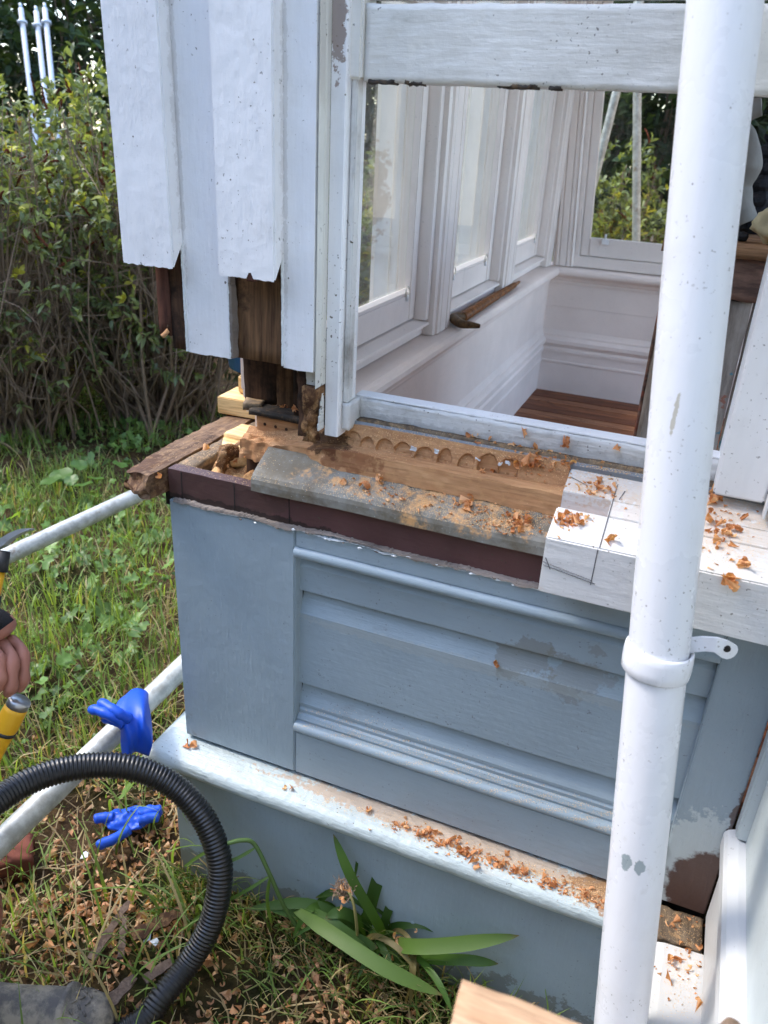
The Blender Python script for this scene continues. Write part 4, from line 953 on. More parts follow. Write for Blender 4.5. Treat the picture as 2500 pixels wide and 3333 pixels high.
for k in range(16):
    a_ = RNG.uniform(.95*math.pi, 2.05*math.pi); l_ = RNG.uniform(.09, .22); b_ = Vector((pb_.x+RNG.normal(0, .05), pb_.y+.02+RNG.normal(0, .02), .0)); o_ = Vector((math.cos(a_), math.sin(a_)*.8, 0)); h_ = RNG.uniform(.05, .14)
    strap_leaf([b_, b_+o_*l_*.3+Vector((0, 0, h_*.8)), b_+o_*l_*.7+Vector((0, 0, h_)), b_+o_*l_+Vector((0, 0, h_*RNG.uniform(.2, .9)))], RNG.uniform(.006, .016), M_grass, PL, col=(G1, G2, G2, (.16, .13, .05))[k % 4])
tube('flower_stalk', spline(pxl([(1165, 3080, 1.64), (1160, 3000, 1.57), (1150, 2940, 1.56), (1135, 2900, 1.57)]), 12), .003, plain('dry_stalk', srgb(126, 120, 70), .8), PL, seg=6)
# dry seed head caught with shavings: built with the shavings below
WD = empty('trailing_weed', at(920, 2990, 1.66), 'long bent green weed stem arching in front of the blue base', 'weed')
M_stem = plain('weed_stem', (.07, .13, .03, 1), .6)
tube('stem', spline(pxl([(1000, 3060, 1.68), (930, 2960, 1.63), (880, 2850, 1.60), (830, 2750, 1.59), (790, 2735, 1.58), (740, 2745, 1.57)]), 24), .0045, M_stem, WD, seg=7)
for pts in ([(880, 2850, 1.60), (870, 2930, 1.62), (885, 3010, 1.66)], [(830, 2760, 1.59), (780, 2790, 1.58), (730, 2810, 1.57)], [(880, 2850, 1.60), (800, 2900, 1.60), (640, 2990, 1.62), (600, 3060, 1.63)], [(600, 2820, 1.66), (660, 2780, 1.64), (700, 2770, 1.63)]):
    strap_leaf(pxl(pts), .007, M_grass, WD, col=G3)

# --- grass, herbs and leaf litter
def occupied(x, y): return (x > -.03 and y > -.04) or (x > 1.0)
def blades():
    n = 0; P = []; L = []; W = []; col = []
    rnd = RNG
    while len(P) < 40000:
        x = rnd.uniform(-3.2, .95); y = rnd.uniform(-1.0, 3.2)
        if occupied(x, y): continue
        d = math.hypot(x-CAM.x, y-CAM.y)
        near = x > -.42 and y < .35
        cl = nz((x, y, 0), 3.2, 3)+.5*nz((x, y, 0), 9, 4)
        keep = .85 if not near else .34+.5*(cl > .0)
        if y > 1.5+.35*nz((x, y, 0), 2) and x > -2.2: keep *= .6
        if cl < -.30: keep *= .35
        if rnd.random() > keep: continue
        P.append((x, y, gz(x, y)-.004)); dry = rnd.random() < (.30 if (-.55 < x < .9 and y < .75) else .08)+(.25 if cl < -.1 else 0)
        L.append(rnd.uniform(.05, .16)*(1.3 if cl > .2 else .85)*(.75 if near else 1)); W.append(rnd.uniform(.0022, .0055)*(1.5 if rnd.random() < .12 else 1))
        c_ = np.array((.42, .33, .18)) if dry else (np.array((.15, .235, .055)) if rnd.random() < .6 else np.array((.24, .32, .09)))
        col.append(c_*rnd.uniform(.65, 1.3))
    P = np.array(P); n = len(P); L = np.array(L)[:, None]; W = np.array(W)[:, None]
    th = RNG.uniform(0, 2*math.pi, n); H = np.stack([np.cos(th), np.sin(th), np.zeros(n)], 1); S = np.stack([-np.sin(th), np.cos(th), np.zeros(n)], 1)
    bend = RNG.uniform(.15, 1.25, n)[:, None]; Z = np.array([0, 0, 1.])
    q = [P]
    for k in range(1, 4):
        a = bend*(k/3)**1.2; q.append(q[-1]+(H*np.sin(a)+Z*np.cos(a*1.15))*L/3)
    q = [np.stack([p_[:, 0], p_[:, 1], np.maximum(p_[:, 2], .004)], 1) for p_ in q]
    V = np.stack([q[0]-S*W*.5, q[0]+S*W*.5, q[1]-S*W*.5, q[1]+S*W*.5, q[2]-S*W*.38, q[2]+S*W*.38, q[3]], 1).reshape(-1, 3); k = np.arange(n)[:, None]*7
    F = np.concatenate([k+np.array([t]) for t in ((0, 1, 3), (0, 3, 2), (2, 3, 5), (2, 5, 4), (4, 5, 6))], 0)
    o = fast_mesh('grass', V, F, M_grass, origin=(0, 0, 0), label='rough green grass with dry blades around the bay', cat='grass', kind='stuff'); add_col(o.data, np.array(col), 7)
blades()
def wallweeds():
    V = []; F = []; cols = []
    for i in range(900):
        x = RNG.uniform(-.02, .72); y = -.035-abs(RNG.normal(0, .09)); ln = RNG.uniform(.05, .17)*(.6+.8*max(0, nz((x, 0, 0), 6, 3)+.4)); th = RNG.uniform(math.pi*.95, 2.05*math.pi); w_ = RNG.uniform(.002, .006); b = RNG.uniform(.5, 1.9); p = np.array([x, y, gz(x, y)-.003]); h = np.array([math.cos(th), math.sin(th), 0]); sd = np.array([-math.sin(th), math.cos(th), 0]); k = len(V)
        cc = np.array(((.10, .17, .04), (.16, .24, .06), (.34, .27, .14), (.07, .12, .035))[RNG.integers(4)])*RNG.uniform(.7, 1.25)
        for j in range(7):
            u = j/6; ww = w_*(1-.92*u**2); V += [p-sd*ww*.5, p+sd*ww*.5]; cols += [cc, cc]; a = .1+b*u; p = p+(h*math.sin(a)+np.array([0, 0, math.cos(a)]))*ln/6; p[1] = min(p[1], -.036); p[2] = max(p[2], .004)
        for j in range(6): F.append((k+2*j, k+2*j+1, k+2*j+3, k+2*j+2))
    o = fast_mesh('wall_weeds', V, F, M_grass, origin=(0, 0, 0), label='tangled weeds and dead blades at the foot of the blue base', cat='weeds', kind='stuff'); add_col(o.data, np.array(cols), 1)
wallweeds()
def longgrass():
    V = []; F = []; cols = []
    for i in range(1050):
        x = RNG.uniform(-2.2, .2); y = RNG.uniform(-.6, 1.6)
        if occupied(x-.05, y+.05): continue
        if nz((x, y, 0), 2.2, 9) < -.05 and RNG.random() < .8: continue
        th = RNG.uniform(0, 6.283); ln = RNG.uniform(.16, .38); w_ = RNG.uniform(.003, .008); h = np.array([math.cos(th), math.sin(th), 0]); s = np.array([-math.sin(th), math.cos(th), 0]); p = np.array([x, y, gz(x, y)]); b = RNG.uniform(.9, 2.0); k = len(V); m_ = 9
        cc = np.array((.15, .23, .05))*RNG.uniform(.6, 1.4) if RNG.random() < .75 else np.array((.40, .32, .17))*RNG.uniform(.7, 1.2)
        for j in range(m_):
            u = j/(m_-1); ww = w_*(1-u**2.2*.95); V += [p-s*ww*.5, p+s*ww*.5]; cols += [cc, cc]; a = .1+b*u; p = p+(h*math.sin(a)+np.array([0, 0, math.cos(a)]))*ln/m_; p[2] = max(p[2], .006)
            q_ = p+np.array([0, 0, 0]); 
            if occupied(p[0]-.01, p[1]+.02): p[1] -= .02
        for j in range(m_-1): F += [(k+2*j, k+2*j+1, k+2*j+3, k+2*j+2)]
    o = fast_mesh('long_grass', V, F, M_grass, origin=(0, 0, 0), label='long bent grass stalks leaning over the lawn', cat='grass', kind='stuff'); add_col(o.data, np.array(cols), 1)
longgrass()
def herbs():
    V = []; F = []; cols = []
    for i in range(3600):
        x = RNG.uniform(-3.2, -.15); y = RNG.uniform(.05, 3.0)
        if occupied(x, y): continue
        f = nz((x, y, 0), 2.0, 12)
        if f < -.1 or (x > -.6 and y < .8 and RNG.random() < .75): continue
        r = RNG.uniform(.012, .032); z = gz(x, y)+RNG.uniform(.02, .10); th0 = RNG.uniform(0, 6.283); tilt = RNG.normal(0, .4, 2); k = len(V); m_ = 18
        cc = np.array((.13, .22, .055))*RNG.uniform(.55, 1.5)
        V.append(np.array([x, y, z-.004])); cols.append(cc)
        for j in range(m_):
            a = th0+2*math.pi*j/m_; rr_ = r*(.55+.45*abs(math.cos(1.5*(a-th0)))**.5)*(1 if j % 2 else .82)*(.25 if j == 0 else 1)
            dx, dy = rr_*math.cos(a), rr_*math.sin(a); V.append(np.array([x+dx, y+dy, z+dx*tilt[0]+dy*tilt[1]+.004*math.cos(3*a)])); cols.append(cc*(1.1 if j % 2 else .95))
        for j in range(m_): F.append((k, k+1+j, k+1+(j+1) % m_))
    o = fast_mesh('buttercup_leaves', V, F, M_leaf, origin=(0, 0, 0), label='low lobed herb leaves carpeting the ground under the hedge', cat='ground cover', kind='stuff'); add_col(o.data, np.array(cols), 1)
herbs()
def straw():
    V = []; F = []; cols = []
    for i in range(5200):
        x = RNG.uniform(-.95, .98); y = RNG.uniform(-.75, .95)
        if occupied(x, y): continue
        if RNG.random() > .25+.9*max(0, nz((x, y, 0), 3.5, 17)+.25): continue
        th = RNG.uniform(0, 6.283); ln = RNG.uniform(.03, .13); w_ = RNG.uniform(.0012, .0036); z = gz(x, y)+RNG.uniform(.002, .03); cv = RNG.normal(0, .5); k = len(V); tl = RNG.normal(0, .12)
        cc = np.array(((.42, .33, .18), (.30, .22, .11), (.20, .14, .07), (.24, .26, .08))[RNG.integers(4)])*RNG.uniform(.6, 1.25); p = np.array([x, y, z])
        for j in range(5):
            a = th+cv*j/4; s = np.array([-math.sin(a), math.cos(a), 0]); V += [p-s*w_*.5, p+s*w_*.5]; cols += [cc, cc]; p = p+np.array([math.cos(a), math.sin(a), tl+.1*math.sin(j)])*ln/4; p[2] = max(p[2], .004)
            if occupied(p[0], p[1]+.005): p[1] -= .02
        for j in range(4): F.append((k+2*j, k+2*j+1, k+2*j+3, k+2*j+2))
    o = fast_mesh('dry_straw', V, F, M_grass, origin=(0, 0, 0), label='dry straw and dead grass stalks strewn over the trampled soil', cat='straw', kind='stuff'); add_col(o.data, np.array(cols), 1)
straw()
# round-leaved plants under the hedge
for i, (x, y, r) in enumerate(((198, 1545, .05), (165, 1562, .045), (272, 1575, .04), (312, 1555, .035), (392, 1511, .032), (258, 1512, .035), (232, 1562, .03))):
    p = on(x, y, 2, .16); RL = empty('round_leaf_plant', (p.x, p.y, 0), ['round-leaved plant with the biggest leaf, in the shade below the hedge', 'round-leaved plant left of the biggest one below the hedge', 'round-leaved plant nearest the upper scaffold tube, low in its clump', 'round-leaved plant just above the upper scaffold tube, near the middle', 'rightmost of the round-leaved plants below the hedge', 'highest of the round-leaved plants below the hedge', 'smallest round-leaved plant in the clump below the hedge'][i], 'plant', 'round-leaved plants under the hedge')
    n = 20; V = [(p.x, p.y, .152)]+[(p.x+r*math.cos(t)*(1+.05*math.cos(5*t)), p.y+r*math.sin(t), .16+.012*math.sin(t+i)+.004*math.cos(4*t)) for t in np.linspace(0, 6.283, n+1)[:-1]]
    o = mesh('leaf', V, [(0, 1+j, 1+(j+1) % n) for j in range(n)], M_leaf, RL, True); a = o.data.color_attributes.new('col', 'FLOAT_COLOR', 'POINT'); a.data.foreach_set('color', np.tile(np.array([.085, .17, .04, 1], dtype=np.float32), n+1))
    tube('stalk', [(p.x+.01, p.y+.01, 0), (p.x, p.y, .152)], .0018, M_stem, RL, seg=5)

# ================================================================== corrugated hose
HP = pxl([(-260, 2760, 1.30), (-60, 2640, 1.40), (90, 2545, 1.47), (250, 2497, 1.52), (420, 2497, 1.55), (560, 2555, 1.57), (660, 2660, 1.575), (713, 2790, 1.575), (712, 2900, 1.575), (680, 3020, 1.575), (610, 3140, 1.565), (530, 3240, 1.53), (440, 3340, 1.50)])
e_ = HP[-1]; HP += [Vector((e_.x-.10, e_.y-.12, .026)), Vector((e_.x-.3, e_.y-.25, .024)), Vector((e_.x-.7, e_.y-.3, .024))]
hs = resample(spline(HP, 600), .0019)
hs = [Vector((p.x, p.y, max(p.z, .022))) for p in hs]
tube('vacuum_hose', hs, [.0240*(1+.065*math.sin(i*.0019/.0078*2*math.pi)) for i in range(len(hs))], M_rubber, None, seg=20, label='black corrugated vacuum hose looping in front of the bay corner', cat='hose')

# ================================================================== blue gloves
def cloth(name, V, F, parent=None, thick=.0012, sub=3, crease=True, **kw):
    o = mesh(name, V, F, M_glove, parent, True, **kw)
    md = o.modifiers.new('s', 'SUBSURF'); md.levels = sub; md.render_levels = sub
    if not crease: return o
    for ty, sz, st in (('MARBLE', .045, .011),):
        tx = bpy.data.textures.new('crease', ty); tx.noise_scale = sz
        if ty == 'MARBLE': tx.turbulence = 6
        dm = o.modifiers.new('d', 'DISPLACE'); dm.texture = tx; dm.strength = st; dm.texture_coords = 'LOCAL'
    return o
# glove draped over the low tube: palm hangs on the right side, two fingers stick out to the left
tdir = ld.normalized()
def over(px, py, d): return at(px, py, d)
GL = empty('rubber_glove', at(430, 2360, 1.68), 'crumpled blue rubber glove draped over the low scaffold tube', 'glove', 'blue rubber gloves')
rows = [  # left edge -> right edge rows from the top of the drape down to the hem (px, py, depth)
    [(395, 2270, 1.71), (420, 2248, 1.715), (455, 2238, 1.725), (478, 2255, 1.735), (486, 2280, 1.73)],
    [(372, 2288, 1.675), (405, 2272, 1.675), (445, 2268, 1.68), (480, 2285, 1.69), (490, 2310, 1.70)],
    [(368, 2320, 1.640), (405, 2312, 1.640), (450, 2310, 1.645), (484, 2325, 1.655), (490, 2345, 1.675)],
    [(385, 2352, 1.628), (415, 2350, 1.618), (455, 2350, 1.626), (486, 2362, 1.638), (491, 2380, 1.665)],
    [(398, 2385, 1.632), (425, 2392, 1.618), (458, 2388, 1.630), (486, 2400, 1.634), (494, 2405, 1.665)],
    [(394, 2420, 1.645), (425, 2430, 1.625), (458, 2425, 1.642), (488, 2425, 1.640), (496, 2428, 1.665)],
    [(396, 2455, 1.655), (425, 2462, 1.638), (455, 2462, 1.655), (480, 2450, 1.652), (488, 2450, 1.67)]]
V = []; F = []; NC = 17
for j, rw in enumerate(rows):
    sp = spline([Vector(q) for q in rw], NC-1)
    for i, q in enumerate(sp):
        u = i/(NC-1); pl = math.sin(u*17+j*.35)*.6+math.sin(u*7.3-j*.6+1)*.6
        hem = 14*math.sin(u*9+1) if j == 6 else 0
        V.append(at(q.x+5*math.sin(u*11+j*1.1), q.y+hem, q.z+pl*.0075*min(1, .25+j/3.0)))
nf = len(V)
for q in list(V): V.append(q+CF*.003)
for k in (0, nf):
    for j in range(6):
        for i in range(NC-1):
            f = (k+j*NC+i, k+j*NC+i+1, k+(j+1)*NC+i+1, k+(j+1)*NC+i); F.append(f if k == 0 else f[::-1])
ring = [j*NC for j in range(7)]+[6*NC+i for i in range(1, NC)]+[j*NC+NC-1 for j in range(5, -1, -1)]+[i for i in range(NC-2, -1, -1)]
for a, b in zip(ring[:-1], ring[1:]): F.append((a, b, b+nf, a+nf))
cloth('glove_palm', V, F, GL, sub=1, crease=False)
for pts, rr_ in (([(420, 2340, 1.63), (385, 2322, 1.615), (345, 2298, 1.625), (325, 2285, 1.64)], .0115), ([(400, 2352, 1.625), (360, 2330, 1.61), (318, 2312, 1.62), (292, 2310, 1.635)], .0105), ([(400, 2360, 1.625), (365, 2345, 1.62), (335, 2340, 1.63)], .009)):
    sp = spline(pxl(pts), 18); o = tube('finger', sp, [rr_*(1+.18*nz((i*.4, 0, 0), 1))*(1 if i < 14 else (1-((i-14)/4.2)**2)**.5) for i in range(19)], M_glove, GL, seg=12)
# glove lying in the grass
def hit(px, py, dist=30):
    ok, loc, nor, idx, ob, _ = SC.ray_cast(DG, CAM, ray(px, py).normalized(), distance=dist)
    return (loc, nor, ob) if ok else (None, None, None)
G2_ = empty('rubber_glove', on(420, 2690, 2, .02), 'flat blue rubber glove lying in the grass, sprinkled with shavings', 'glove', 'blue rubber gloves')
outline = [(308, 2655), (345, 2638), (385, 2632), (425, 2625), (465, 2618), (500, 2630), (525, 2632), (522, 2652), (490, 2665), (470, 2682), (440, 2700), (400, 2712), (355, 2700), (345, 2690), (320, 2678)]
def flatglove(outl, z0, name):
    P = [on(x, y, 2, z0) for x, y in outl]; c = sum(P, Vector())/len(P); V = []; F = []; n = len(P)
    for k, (s, h) in enumerate(((1.0, -.004), (1.0, .004), (.8, .009), (.45, .011), (0.05, .009))):
        for p in P: q = c.lerp(p, s); V.append(Vector((q.x, q.y, z0+h+(.010*nz(q, 38, 2)+.005*nz(q, 90, 3))*(k > 0))))
    for k in range(4):
        for i in range(n): F.append((k*n+i, k*n+(i+1) % n, (k+1)*n+(i+1) % n, (k+1)*n+i))
    return cloth(name, V, F, G2_, sub=3)
flatglove(outline, .026, 'glove_palm')
for pts in ([(420, 2700), (370, 2732), (335, 2745), (318, 2757)], [(450, 2655), (500, 2640), (528, 2634)], [(450, 2672), (490, 2662), (520, 2660)], [(370, 2660), (330, 2662), (305, 2668)]):
    P = spline([on(x, y, 2, .034) for x, y in pts], 14); tube('finger', P, [.0125*(1+.15*nz((i*.5, 1, 0), 1))*(1 if i < 11 else (1-((i-11)/3.1)**2)**.5) for i in range(15)], M_glove, G2_, seg=12)

# ================================================================== bits on the ground
bp = on(55, 2790, 2, .03); M_brick = plain('broken_brick', srgb(112, 66, 54), .9, 0, .2, .25, .8, 50)
rough('brick_piece', bp.x-.10, bp.x+.03, bp.y-.05, bp.y+.035, -.01, .045, M_brick, None, amp=.010, step=.012, freq=22, seed=5, rot=Matrix.Rotation(.7, 3, 'Z'), label='broken reddish brick half hidden under the low scaffold tube', cat='brick')
M_splint = wood('grey_splinter', srgb(122, 104, 90), srgb(78, 62, 52), None)
for i, (pts, w_, lab) in enumerate((([(295, 3125), (420, 2935)], .022, 'grey-brown timber splinter pointing up from the shavings'), ([(392, 3120), (405, 2985)], .018, 'short dark splinter right of the long grey one'), ([(430, 3050), (600, 2960)], .035, 'ragged dark strip of rotten wood among the shavings'), ([(340, 3280), (440, 3180)], .03, 'thin grey offcut beside the boot'), ([(470, 3190), (560, 3130)], .025, 'brown offcut lying beside the hose'))):
    a, b = [on(x, y, 2, .025+.01*i) for x, y in pts]; d = b-a; ang = math.atan2(d.y, d.x); c = (a+b)/2; l = d.length
    rough('wood_splinter', c.x-l/2, c.x+l/2, c.y-w_*.36, c.y+w_*.36, c.z-.003, c.z+.004, M_splint if i != 2 else M_rot, None, amp=.0016, step=.006, freq=60, seed=i*3, rot=Matrix.Rotation(ang, 3, 'Z') @ Matrix.Rotation(.25, 3, 'X'), smooth=False, fn=(lambda c_, l_: (lambda p, q: Vector((q.x, c_.y+(q.y-c_.y)*(1-.35*max(0, (p.x-c_.x)/l_*2)**2+.5*nz((p.x, 0, 0), 60)), q.z))))(c, l), label=lab, cat='splinter', group='wood splinters')
for i, (x, y) in enumerate(((478, 3058), (505, 3072), (274, 2788))):
    p = on(x, y, 2, .03); V = [p+Vector((.011*math.cos(t)*random.uniform(.5, 1.1), .011*math.sin(t)*random.uniform(.5, 1.1), random.uniform(0, .008))) for t in np.linspace(0, 6.28, 8)[:-1]]
    mesh('paint_flake', V+[p+Vector((0, 0, .006))], [(k, (k+1) % 7, 7) for k in range(7)], M_flake, label=['white paint flake left of a similar flake near the hose', 'white paint flake right of a similar flake near the hose', 'small white flake lying on bare soil left of the glove'][i], cat='paint flake', group='paint flakes on the ground')

# ================================================================== sawhorse under the camera (out-of-focus timber in the foreground)
M_plank = wood('pale_plank', srgb(204, 174, 142), srgb(170, 132, 100), 'x', rough=.7, patches=[])
SH = empty('sawhorse', (1.05, -.74, 0), 'pale timber sawhorse beam blurred in the foreground', 'sawhorse')
p0 = at(1507, 3188, .56); p1 = at(1985, 3352, .53); d = (p1-p0); d.z = 0; d.normalize(); ang = math.atan2(d.y, d.x)
Lb = .25; c = p0+d*(Lb/2)+Vector((d.y, -d.x, 0))*.045
rough('beam', c.x-Lb/2, c.x+Lb/2, c.y-.045, c.y+.045, p0.z-.045, p0.z, M_plank, SH, amp=.0015, step=.012, rot=Matrix.Rotation(ang, 3, 'Z'))
for t in (.08, .19):
    for s in (-1, 1):
        a = p0+d*t+Vector((d.y, -d.x, 0))*(.045+s*.02); b = Vector((a.x+d.y*s*.16, a.y-d.x*s*.16, 0)); tube('leg', [a-Vector((0, 0, .03)), b], .022, M_plank, SH, seg=4, smooth=False)
kp = at(2385, 3312, .60); M_stake = wood('grey_stake', srgb(150, 128, 108), srgb(104, 86, 70), 'z')
V, F = tube_vf([Vector((kp.x+.01*(1-t), kp.y-.01, kp.z*t)) for t in np.linspace(-.02, .985, 30)]+[Vector((kp.x-.003, kp.y-.008, kp.z))], [.018]*28+[.017, .015, .006], 12)
mesh('timber_stake', [v+Vector((nz(v, 40), nz(v, 40, 1), nz(v, 60, 2)))*.006 for v in V], F, M_stake, None, True, label='rough brown stake top poking up at the bottom right corner', cat='stake')

# ================================================================== worker at the left edge
M_skin = plain('skin', srgb(156, 104, 86), .55, 0, .35, .08, .25, 120); M_navy = plain('navy_cloth', srgb(28, 32, 48), .9, 0, .1, .2, .6, 200); M_black2 = plain('black_knit_cuff', (.02, .02, .022, 1), .95, 0, .1, .2, .8, 260)
M_boot = Mat('grey_rubber_boot'); _v = M_boot.mapping((1, 1, 1), rot=(.3, .2, .6)); _bt = M_boot.n.new('ShaderNodeTexBrick'); _bt.inputs['Scale'].default_value = 34; _bt.inputs['Mortar Size'].default_value = .03; M_boot.L(_v, _bt.inputs['Vector'])
_c = M_boot.mix(M_boot.ramp(M_boot.noise(20, 8, .7), .4, .62), srgb(92, 88, 84), srgb(146, 136, 120)); _c = M_boot.mix(M_boot.math('MULTIPLY', M_boot.ramp(M_boot.noise(30, 8, .8), .64, .68), .8), _c, srgb(205, 200, 192))
M_boot.bump(_bt.outputs['Fac'], .5, -.003); M_boot.bump(M_boot.noise(60, 6, .7), .4, .002); M_boot = M_boot.done(_c, .8, 0, .3)
M_yellow = plain('yellow_grip', srgb(214, 160, 30), .5, 0, .4, .12, .2); M_steel = plain('worn_steel', srgb(176, 176, 176), .35, .8, .5, .15, .25, 80); M_grip = plain('black_grip', (.02, .02, .02, 1), .6)
def worker():
    sh1 = at(-520, 1560, 1.28); el1 = at(-330, 1960, 1.30); wr1 = at(-20, 2030, 1.275); pm1 = at(12, 2085, 1.283)
    neck = sh1+Vector((-.12, -.16, .10)); head = neck+Vector((.05, .03, .17)); chest = sh1+Vector((-.15, -.15, -.12)); pel = Vector((chest.x-.12, chest.y-.10, .42))
    sh2 = sh1+Vector((-.10, -.34, -.02)); el2 = at(-260, 2540, 1.22); wr2 = at(-42, 2960, 1.36); pm2 = at(-70, 3090, 1.40)
    foot = on(150, 3420, 2, .06); ank = Vector((foot.x-.20, foot.y-.02, .13)); kn = Vector((ank.x+.06, ank.y-.06, .52)); kn2 = Vector((pel.x+.25, pel.y-.30, .10)); an2 = Vector((pel.x-.18, pel.y-.28, .08))
    J = [pel, chest, neck, head, sh1, el1, wr1, pm1, sh2, el2, wr2, pm2, kn, ank, kn2, an2, Vector((pel.x, pel.y+.08, .42)), Vector((pel.x, pel.y-.12, .40))]
    Rr_ = [.15, .16, .06, .095, .07, .048, .031, .041, .07, .048, .029, .034, .075, .055, .075, .05, .10, .10]
    E_ = [(0, 1), (1, 2), (2, 3), (1, 4), (4, 5), (5, 6), (6, 7), (1, 8), (8, 9), (9, 10), (10, 11), (0, 16), (16, 12), (12, 13), (0, 17), (17, 14), (14, 15)]
    me = bpy.data.meshes.new('tmp'); me.from_pydata([v[:] for v in J], E_, []); ob = bpy.data.objects.new('tmp', me); COL.objects.link(ob)
    md = ob.modifiers.new('skin', 'SKIN'); 
    for i, sv in enumerate(me.skin_vertices[0].data): sv.radius = (Rr_[i], Rr_[i]); sv.use_root = (i == 0)
    s2 = ob.modifiers.new('sub', 'SUBSURF'); s2.levels = 2; s2.render_levels = 2
    dg = bpy.context.evaluated_depsgraph_get(); ev = ob.evaluated_get(dg).to_mesh(); V = [v.co.copy() for v in ev.vertices]; F = [tuple(p.vertices) for p in ev.polygons]
    bpy.data.objects.remove(ob); NB = [len(F)]
    # fingers curl down over the chisel handle
    def fing(pts, r):
        v, f = tube_vf(spline(pxl(pts), 14), [r*(.92+.16*math.sin(i*1.35+.6))*(1 if i < 11 else (1-((i-11)/3.3)**2)**.5) for i in range(15)], 10); k = len(V); V.extend(v); F.extend([tuple(i+k for i in t) for t in f])
    fing([(30, 2085, 1.29), (66, 2108, 1.282), (78, 2165, 1.270), (74, 2215, 1.268), (62, 2250, 1.272)], .0108)
    fing([(0, 2095, 1.275), (34, 2128, 1.258), (40, 2190, 1.246), (34, 2240, 1.248), (20, 2262, 1.255)], .0112)
    fing([(-30, 2100, 1.262), (-4, 2140, 1.244), (2, 2200, 1.234), (-4, 2250, 1.238)], .0108)
    fing([(-60, 2105, 1.255), (-40, 2145, 1.236), (-34, 2205, 1.228), (-38, 2245, 1.232)], .0095)
    fing([(0, 2100, 1.30), (25, 2150, 1.315), (40, 2210, 1.31), (44, 2255, 1.295)], .0118)
    for k_ in range(5): fing([(-75+8*k_, 3085, 1.40), (-70+12*k_, 3130, 1.395), (-66+12*k_, 3165, 1.40)], .0095)
    nb = NB[0]; o = mesh('body', V, F, [M_navy, M_skin, M_black2], None, True)
    segs = [(el1.lerp(wr1, .72), wr1.lerp(pm1, .12), 2), (wr1.lerp(pm1, .12), pm1, 1), (el2.lerp(wr2, .45), pm2, 1), (neck.lerp(head, .2), head, 1)]
    W = WL[o.name]
    for p in o.data.polygons:
        if p.index >= nb: p.material_index = 1; continue
        c = p.center+W; best = (9, 0)
        for a, b, m_ in segs:
            t = max(0, min(1, (c-a).dot(b-a)/max(1e-9, (b-a).length_squared))); d_ = (c-(a+(b-a)*t)).length
            if d_ < best[0]: best = (d_, m_)
        p.material_index = best[1] if best[0] < (.12 if best[1] == 1 and (c-head).length < .2 else .062) else 0
    PR = empty('person', (pel.x, pel.y, 0), 'person in navy clothes crouching at the left edge, bare hand gripping a yellow chisel', 'person')
    o.parent = PR; o.location = WL[o.name]-WL[PR.name]
    hb = blob('hair', head+Vector((-.02, 0, .035)), (.095, .092, .085), M_black2, PR, amp=.1)
    for s_ in (-1, 1): blob('eye', head+Vector((.074, .03*s_+.02, .02)), (.009, .009, .009), M_white, PR, amp=0, sub=2)
    blob('nose', head+Vector((.10, .02, -.005)), (.018, .012, .02), M_skin, PR, amp=.05, sub=2)
    # boot: lofted sections from heel to toe
    toe = on(362, 3318, 2, .045); d = Vector((.93, .36, 0)).normalized(); s_ = Vector((-d.y, d.x, 0)); V = []; F = []; N = 26; K = 24
    prof = [(0, .052, .085), (.06, .054, .085), (.12, .054, .078), (.18, .059, .073), (.208, .061, .070), (.213, .068, .079), (.223, .068, .079), (.227, .061, .069), (.25, .061, .066), (.275, .055, .062), (.293, .042, .054), (.304, .022, .040), (.307, .004, .02)]
    base = toe-d*.30
    for (t, hw, h) in prof:
        for k in range(K):
            a = 2*math.pi*k/K; yy = hw*math.cos(a); zz = h*1.2*max(-.10, math.sin(a)); p = base+d*t+s_*yy; V.append(Vector((p.x, p.y, .010+zz)))
    n = len(prof)
    for i in range(n-1):
        for k in range(K): F.append((i*K+k, i*K+(k+1) % K, (i+1)*K+(k+1) % K, (i+1)*K+k))
    F.append(tuple(range(K))[::-1]); F.append(tuple((n-1)*K+k for k in range(K)))
    BT = mesh('boot', V, F, M_boot, PR, True)
    for i in range(5):
        for k in range(9):
            t = .236+.012*i; a = math.radians(22+17*k+(8 if i % 2 else 0)); hw = .0605-.0022*i*i*.5; h = .069-.0018*i*i*.5
            p = base+d*t+s_*hw*math.cos(a); p = Vector((p.x, p.y, .010+h*1.2*math.sin(a))); tn = (s_*(-math.sin(a))+Vector((0, 0, math.cos(a)))).normalized(); al = (d*(1 if (i+k) % 2 else -1)+tn).normalized()
            v, f = tube_vf([p-al*.005, p+al*.005], .0021, 5); mesh('tread_bar', v, f, M_boot, BT, True)
    V, F = tube_vf([base+Vector((0, 0, .06)), base+Vector((-.02, 0, .14)), Vector((ank.x, ank.y, .26))], [.056, .058, .060], 18); mesh('boot_shaft', V, F, M_boot, BT, True)
worker()
# chisel and hammer
ca = at(66, 2278, 1.275); cb = at(-60, 2520, 1.29); cdv = (cb-ca).normalized()
CH = empty('chisel', ca, 'chisel with yellow and black handle and steel striking cap held in the hand', 'chisel')
tube('steel_cap', [ca-cdv*.002, ca, ca+cdv*.004, ca+cdv*.012], [.0145, .0172, .0180, .0180], M_steel, CH, seg=24)
tube('handle', [ca+cdv*t for t in np.linspace(.0122, .12, 14)], [.0178*(1+.07*math.sin(t*2.2)) for t in np.linspace(0, 3, 14)], M_yellow, CH, seg=22)
for t in (.055,): tube('grip_band', [ca+cdv*t, ca+cdv*(t+.006)], .0193, M_grip, CH, seg=22)
tube('blade', [ca+cdv*.1205, ca+cdv*.26], [.008, .007], M_steel, CH, seg=4, smooth=False)
ha = at(4, 1835, 1.24); HM = empty('hammer', ha, 'claw hammer with yellow and black handle at the left edge above the hand', 'hammer')
